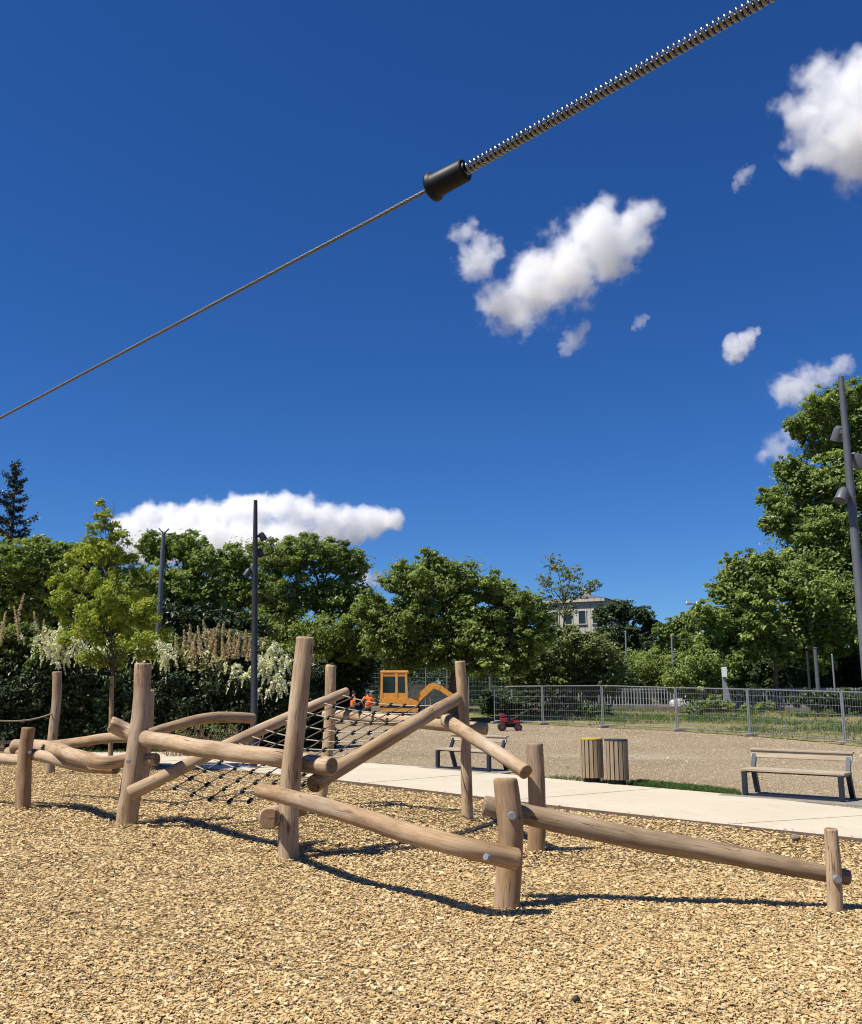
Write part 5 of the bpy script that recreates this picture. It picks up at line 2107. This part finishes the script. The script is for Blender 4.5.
# ------------------------------------------------------------------ vehicles far behind
def car(px, Y, label, mat, rot, van=False, name='parked_car'):
    g = P(px, 705, Y)
    t = thing(name, label, 'van' if van else 'car', (g.x, Y, 0.0), None if van else 'cars parked beyond the railing')
    Mr = Matrix.Rotation(rot, 3, 'Z')
    xf = lambda mb: mb.xf(Matrix.Translation((g.x, Y, 0)) @ Mr.to_4x4())
    if van:
        L, Wd = 5.2, 1.95
        prof = [(-2.6, 0.45), (-2.6, 2.25), (-2.45, 2.38), (1.15, 2.38), (1.45, 2.25), (2.0, 1.30), (2.55, 1.12), (2.62, 0.85), (2.6, 0.40), (-2.5, 0.36)]
        win = [[(1.05, 1.35), (1.10, 2.10), (1.35, 2.10), (1.82, 1.33)]]
        wx = (-1.65, 1.65)
    else:
        L, Wd = 4.2, 1.75
        prof = [(-2.05, 0.35), (-2.1, 0.72), (-2.0, 0.95), (-1.55, 1.02), (-0.95, 1.46), (0.35, 1.50), (1.05, 1.02), (1.85, 0.88), (2.08, 0.66), (2.08, 0.34), (1.9, 0.24), (-1.9, 0.24)]
        win = [[(-1.30, 1.02), (-0.88, 1.38), (-0.32, 1.40), (-0.32, 1.02)], [(-0.24, 1.02), (-0.24, 1.40), (0.28, 1.42), (0.86, 1.02)]]
        wx = (-1.3, 1.3)
    m = MB()
    m.prism(prof, -Wd / 2, Wd / 2)
    bm = bmesh.new()
    xf(m)
    body = m.build('body', mat, t)
    bm.from_mesh(body.data)
    bmesh.ops.bevel(bm, geom=[e for e in bm.edges], offset=0.05, segments=2, affect='EDGES')
    bm.to_mesh(body.data)
    bm.free()
    for wpoly in win:
        for sy in (-1, 1):
            m = MB()
            y0 = sy * (Wd / 2 - 0.004)
            m.prism(wpoly, y0, y0 + sy * 0.012)
            xf(m)
            m.build('window', M['glass'], t)
    if not van:
        for a, b in (((0.42, 1.46), (1.0, 1.05)), ((-1.02, 1.42), (-1.5, 1.06))):
            m = MB()
            mx, mz = (a[0] + b[0]) / 2, (a[1] + b[1]) / 2
            ang = math.atan2(b[1] - a[1], b[0] - a[0])
            n_ = Vector((-math.sin(ang), 0, math.cos(ang)))
            n_ = n_ if n_.z > 0 else -n_
            m.box(Vector((mx, 0, mz)) + n_ * 0.006, (math.dist(a, b) * 0.9, Wd - 0.25, 0.012), Matrix.Rotation(-ang, 3, 'Y'))
            xf(m)
            m.build('windscreen', M['glass'], t)
    for x in wx:
        for sy in (-1, 1):
            r = 0.34 if van else 0.31
            m = MB()
            y = sy * (Wd / 2 - 0.08)
            m.tube([(x, y - 0.10, r), (x, y - 0.08, r), (x, y + 0.08, r), (x, y + 0.10, r)], [r * .9, r, r, r * .9], 20)
            xf(m)
            w = m.build('wheel', M['rubber'], t)
            m = MB()
            m.tube([(x, y - 0.108, r), (x, y + 0.108, r)], r * 0.6, 14)
            xf(m)
            m.build('rim', M['grey_paint'], w)
    fx = prof[7][0] if van else 2.08
    for sy in (-1, 1):
        m = MB()
        m.box((2.05 if not van else 2.58, sy * (Wd / 2 - 0.25), 0.72 if not van else 0.95), (0.08, 0.32, 0.15), None, 0, 0.02)
        xf(m)
        m.build('headlight', M['headlight'], t)
    return t


car(434, 80, 'white delivery van parked behind the excavator arm', M['white_paint'], 0.5, True, 'parked_van')
car(694, 90, 'white car seen through the railing left of the signboard', M['white_paint'], 0.1)
car(735, 92, 'silver car seen through the railing below the signboard', M['grey_paint'], 2.0)
car(600, 92, 'dark car seen through the railing behind the litter bins', M['black_paint'], 0.05)
car(856, 78, 'white car partly seen behind the railing at the right edge', M['white_paint'], 0.1)

# blue site container left of the workers
g = P(342, 700, 68)
t = thing('site_container', 'dark blue site container behind the workers', 'container', (g.x, 68, 0))
m = MB()
m.box((g.x, 69.2, 1.25), (3.0, 2.4, 2.3), None, 0, 0.03)
for k in range(13):
    m.box((g.x - 1.38 + k * 0.23, 67.985, 1.25), (0.10, 0.05, 2.1))
m.build('shell', M['blue_paint'], t)
m = MB()
m.box((g.x + 0.6, 67.93, 1.5), (0.8, 0.04, 0.6))
m.build('window', M['white_paint'], t)
m = MB()
for x in (-1.2, 1.2):
    m.box((g.x + x, 69.2, 0.05), (0.3, 2.2, 0.1))
m.build('skid', M['concrete_block'], t)

# mesh fence of the sports court behind the excavator
a, b = P(300, 700, 72), P(512, 700, 70)
t = thing('court_fence', 'tall green wire fence of a court behind the excavator', 'fence', (a.x, 72, 0))
m = MB()
nn = 10
for k in range(nn + 1):
    p = a.lerp(b, k / nn)
    m.tube([(p.x, p.y, 0), (p.x, p.y, 3.4)], 0.045, 8)
m.build('posts', M['galv'], t)
m = MB()
for z in [0.2 + 0.32 * k for k in range(11)]:
    m.tube([(a.x, a.y, z), (b.x, b.y, z)], 0.010, 4, caps=False)
for k in range(150):
    p = a.lerp(b, k / 149)
    m.tube([(p.x, p.y, 0.1), (p.x, p.y, 3.4)], 0.008, 4, caps=False)
m.build('wire_mesh', simple('green_wire', (0.12, 0.17, 0.15), 0.5, 0.4), t)

# ------------------------------------------------------------------ clouds (real volumes far off)
def cloud(label, Y, lobes_px, dens=0.04, amp=2.0, nscale=1.5, thr=0.0, soft=0.75, seed=0, group='white clouds in the blue sky', grow=1.3, warp=1.3):
    lob = []
    rnd = random.Random(seed)
    for px, py, r in lobes_px:
        rm = r * Y / F * 1.22
        lob.append((P(px, py, Y + rnd.uniform(-0.5, 0.5) * rm), rm))
    cen = sum((c for c, r in lob), Vector()) / len(lob)
    rmean = sum(r for c, r in lob) / len(lob)
    mb = MB()
    for c, r in lob:
        mb.ball(c - cen, r * grow, 0, 3)
    me = bpy.data.meshes.new('cloud')
    me.from_pydata(mb.v, [], mb.f)
    o = bpy.data.objects.new('cloud', me)
    COL.objects.link(o)
    rmod = o.modifiers.new('r', 'REMESH')
    rmod.mode = 'VOXEL'
    rmod.voxel_size = rmean / 4.0
    dg = bpy.context.evaluated_depsgraph_get()
    m2 = bpy.data.meshes.new_from_object(o.evaluated_get(dg))
    bpy.data.objects.remove(o)
    o = bpy.data.objects.new('cloud', m2)
    COL.objects.link(o)
    o.location = cen
    tag(o, label, 'cloud', group)
    m = bpy.data.materials.new('cloud_vapour')
    m.use_nodes = True
    nt = m.node_tree
    nt.nodes.clear()
    out = nt.nodes.new('ShaderNodeOutputMaterial')
    pv = nt.nodes.new('ShaderNodeVolumePrincipled')
    pv.inputs['Color'].default_value = (1, 1, 1, 1)
    pv.inputs['Anisotropy'].default_value = 0.0
    nt.links.new(pv.outputs[0], out.inputs['Volume'])
    tc = nt.nodes.new('ShaderNodeTexCoord').outputs['Object']
    wn = nt.nodes.new('ShaderNodeTexNoise')
    wn.inputs['Scale'].default_value = 0.9 / rmean
    wn.inputs['Detail'].default_value = 3
    nt.links.new(mapping(nt, tc, (1, 1, 1), (seed * 37.0, 0, seed * 91.0)), wn.inputs['Vector'])
    ws = nt.nodes.new('ShaderNodeVectorMath')
    ws.operation = 'MULTIPLY_ADD'
    nt.links.new(wn.outputs['Color'], ws.inputs[0])
    ws.inputs[1].default_value = (warp * rmean,) * 3
    ws.inputs[2].default_value = (-0.5 * warp * rmean,) * 3
    wa = nt.nodes.new('ShaderNodeVectorMath')
    wa.operation = 'ADD'
    nt.links.new(tc, wa.inputs[0])
    nt.links.new(ws.outputs[0], wa.inputs[1])
    wv = wa.outputs[0]
    cur = None
    for c, r in lob:
        c = c - cen
        d = nt.nodes.new('ShaderNodeVectorMath')
        d.operation = 'DISTANCE'
        nt.links.new(wv, d.inputs[0])
        d.inputs[1].default_value = c
        q = nt.nodes.new('ShaderNodeMath')
        q.operation = 'MULTIPLY'
        nt.links.new(d.outputs['Value'], q.inputs[0])
        q.inputs[1].default_value = 1.0 / r
        if cur is None:
            cur = q.outputs[0]
        else:
            s = nt.nodes.new('ShaderNodeMath')
            s.operation = 'SMOOTH_MIN'
            s.inputs[2].default_value = 0.45
            nt.links.new(cur, s.inputs[0])
            nt.links.new(q.outputs[0], s.inputs[1])
            cur = s.outputs[0]
    sh = nt.nodes.new('ShaderNodeMath')
    sh.operation = 'SUBTRACT'
    sh.inputs[0].default_value = 1.0
    nt.links.new(cur, sh.inputs[1])
    nz = nt.nodes.new('ShaderNodeTexNoise')
    nz.inputs['Scale'].default_value = (nscale or 1.0) / rmean
    nz.inputs['Detail'].default_value = 7
    nz.inputs['Roughness'].default_value = 0.64
    mp = mapping(nt, tc, (1, 1, 1), (seed * 777.0, seed * 131.0, 0))
    nt.links.new(mp, nz.inputs['Vector'])
    a = nt.nodes.new('ShaderNodeMath')
    a.operation = 'MULTIPLY_ADD'
    nt.links.new(nz.outputs['Fac'], a.inputs[0])
    a.inputs[1].default_value = amp
    a.inputs[2].default_value = -amp * 0.5
    s = nt.nodes.new('ShaderNodeMath')
    s.operation = 'ADD'
    nt.links.new(sh.outputs[0], s.inputs[0])
    nt.links.new(a.outputs[0], s.inputs[1])
    mr = nt.nodes.new('ShaderNodeMapRange')
    mr.interpolation_type = 'SMOOTHSTEP'
    mr.inputs[1].default_value = thr + 0.12
    mr.inputs[2].default_value = thr + 0.12 + soft
    mr.inputs[3].default_value = 0
    mr.inputs[4].default_value = dens
    nt.links.new(s.outputs[0], mr.inputs[0])
    nt.links.new(mr.outputs[0], pv.inputs['Density'])
    m2.materials.clear()
    m2.materials.append(m)
    return o


CL = True
if CL:
    cloud('large bright cloud cut by the upper right picture edge', 1700, [(800, 122, 28), (826, 95, 34), (845, 140, 42), (862, 85, 36), (880, 130, 60), (815, 150, 24), (905, 90, 50)], 0.04, seed=1)
    cloud('largest diagonal cloud below the black stopper', 1800, [(505, 304, 28), (535, 287, 36), (565, 270, 38), (596, 244, 38), (628, 232, 28), (600, 214, 20), (640, 216, 20), (522, 322, 18), (615, 262, 22)], 0.04, seed=2)
    cloud('small puffy cloud left of the large diagonal cloud', 1800, [(476, 262, 22), (484, 246, 16), (468, 232, 12), (456, 236, 10), (494, 252, 12)], 0.03, seed=3)
    cloud('faint ragged wisp under the large diagonal cloud', 1800, [(574, 340, 13), (584, 328, 9), (566, 350, 8)], 0.02, 1.8, seed=4, soft=0.5)
    cloud('small round cloud between the large clouds and the right treetops', 2300, [(736, 350, 14), (748, 338, 10), (732, 342, 9), (758, 332, 5)], 0.03, 1.7, seed=5, soft=0.4)
    cloud('flat thin cloud just left of the top of the right lamp post', 2500, [(785, 390, 16), (806, 382, 17), (826, 376, 15), (842, 366, 13), (796, 398, 12)], 0.018, 1.8, seed=6, soft=0.5)
    cloud('tiny wisp of cloud left of the large upper right cloud', 2000, [(742, 178, 9), (748, 170, 7), (735, 186, 6)], 0.018, 1.8, seed=7, soft=0.5)
    cloud('tiny wisp of cloud right of the large diagonal cloud', 2000, [(640, 322, 7), (646, 317, 5), (634, 328, 5)], 0.018, 1.8, seed=8, soft=0.5)
    cloud('pale thin wisp touching the crown of the tall plane tree', 2500, [(775, 450, 16), (790, 436, 14), (764, 458, 8)], 0.010, 1.9, seed=9, soft=0.6)
    cloud('long low white cloud resting above the left treetops', 3600, [(128, 528, 17), (148, 518, 17), (170, 516, 17), (192, 517, 18), (214, 515, 18), (236, 512, 18), (258, 508, 18), (280, 507, 17), (302, 511, 17), (324, 515, 16), (346, 517, 14), (366, 518, 13), (380, 519, 14), (394, 519, 12), (372, 526, 14), (135, 545, 22), (165, 545, 26), (205, 545, 28), (250, 542, 30), (290, 542, 28), (328, 536, 20), (356, 532, 14)], 0.034, 1.3, seed=10, warp=0.8, soft=0.45)
    cloud('small white cloud low between two crowns left of the central tree', 3600, [(352, 572, 10), (364, 574, 10), (374, 580, 9), (358, 586, 10)], 0.03, seed=11)

# ------------------------------------------------------------------ render settings
S.view_settings.view_transform = 'Standard'
S.view_settings.look = 'None'
S.view_settings.exposure = 0.5
S.view_settings.gamma = 1.0
S.view_settings.use_curve_mapping = False
S.render.engine = 'CYCLES'
cy = S.cycles
cy.use_denoising = True
cy.pixel_filter_type = 'BLACKMAN_HARRIS'
cy.filter_width = 1.1
cy.denoiser = 'OPENIMAGEDENOISE'
cy.use_adaptive_sampling = True
cy.adaptive_threshold = 0.007
cy.max_bounces = 24
cy.diffuse_bounces = 3
cy.glossy_bounces = 3
cy.transmission_bounces = 4
cy.volume_bounces = 24
cy.transparent_max_bounces = 6
cy.volume_step_rate = 0.6
cy.volume_max_steps = 256
cy.sample_clamp_indirect = 8
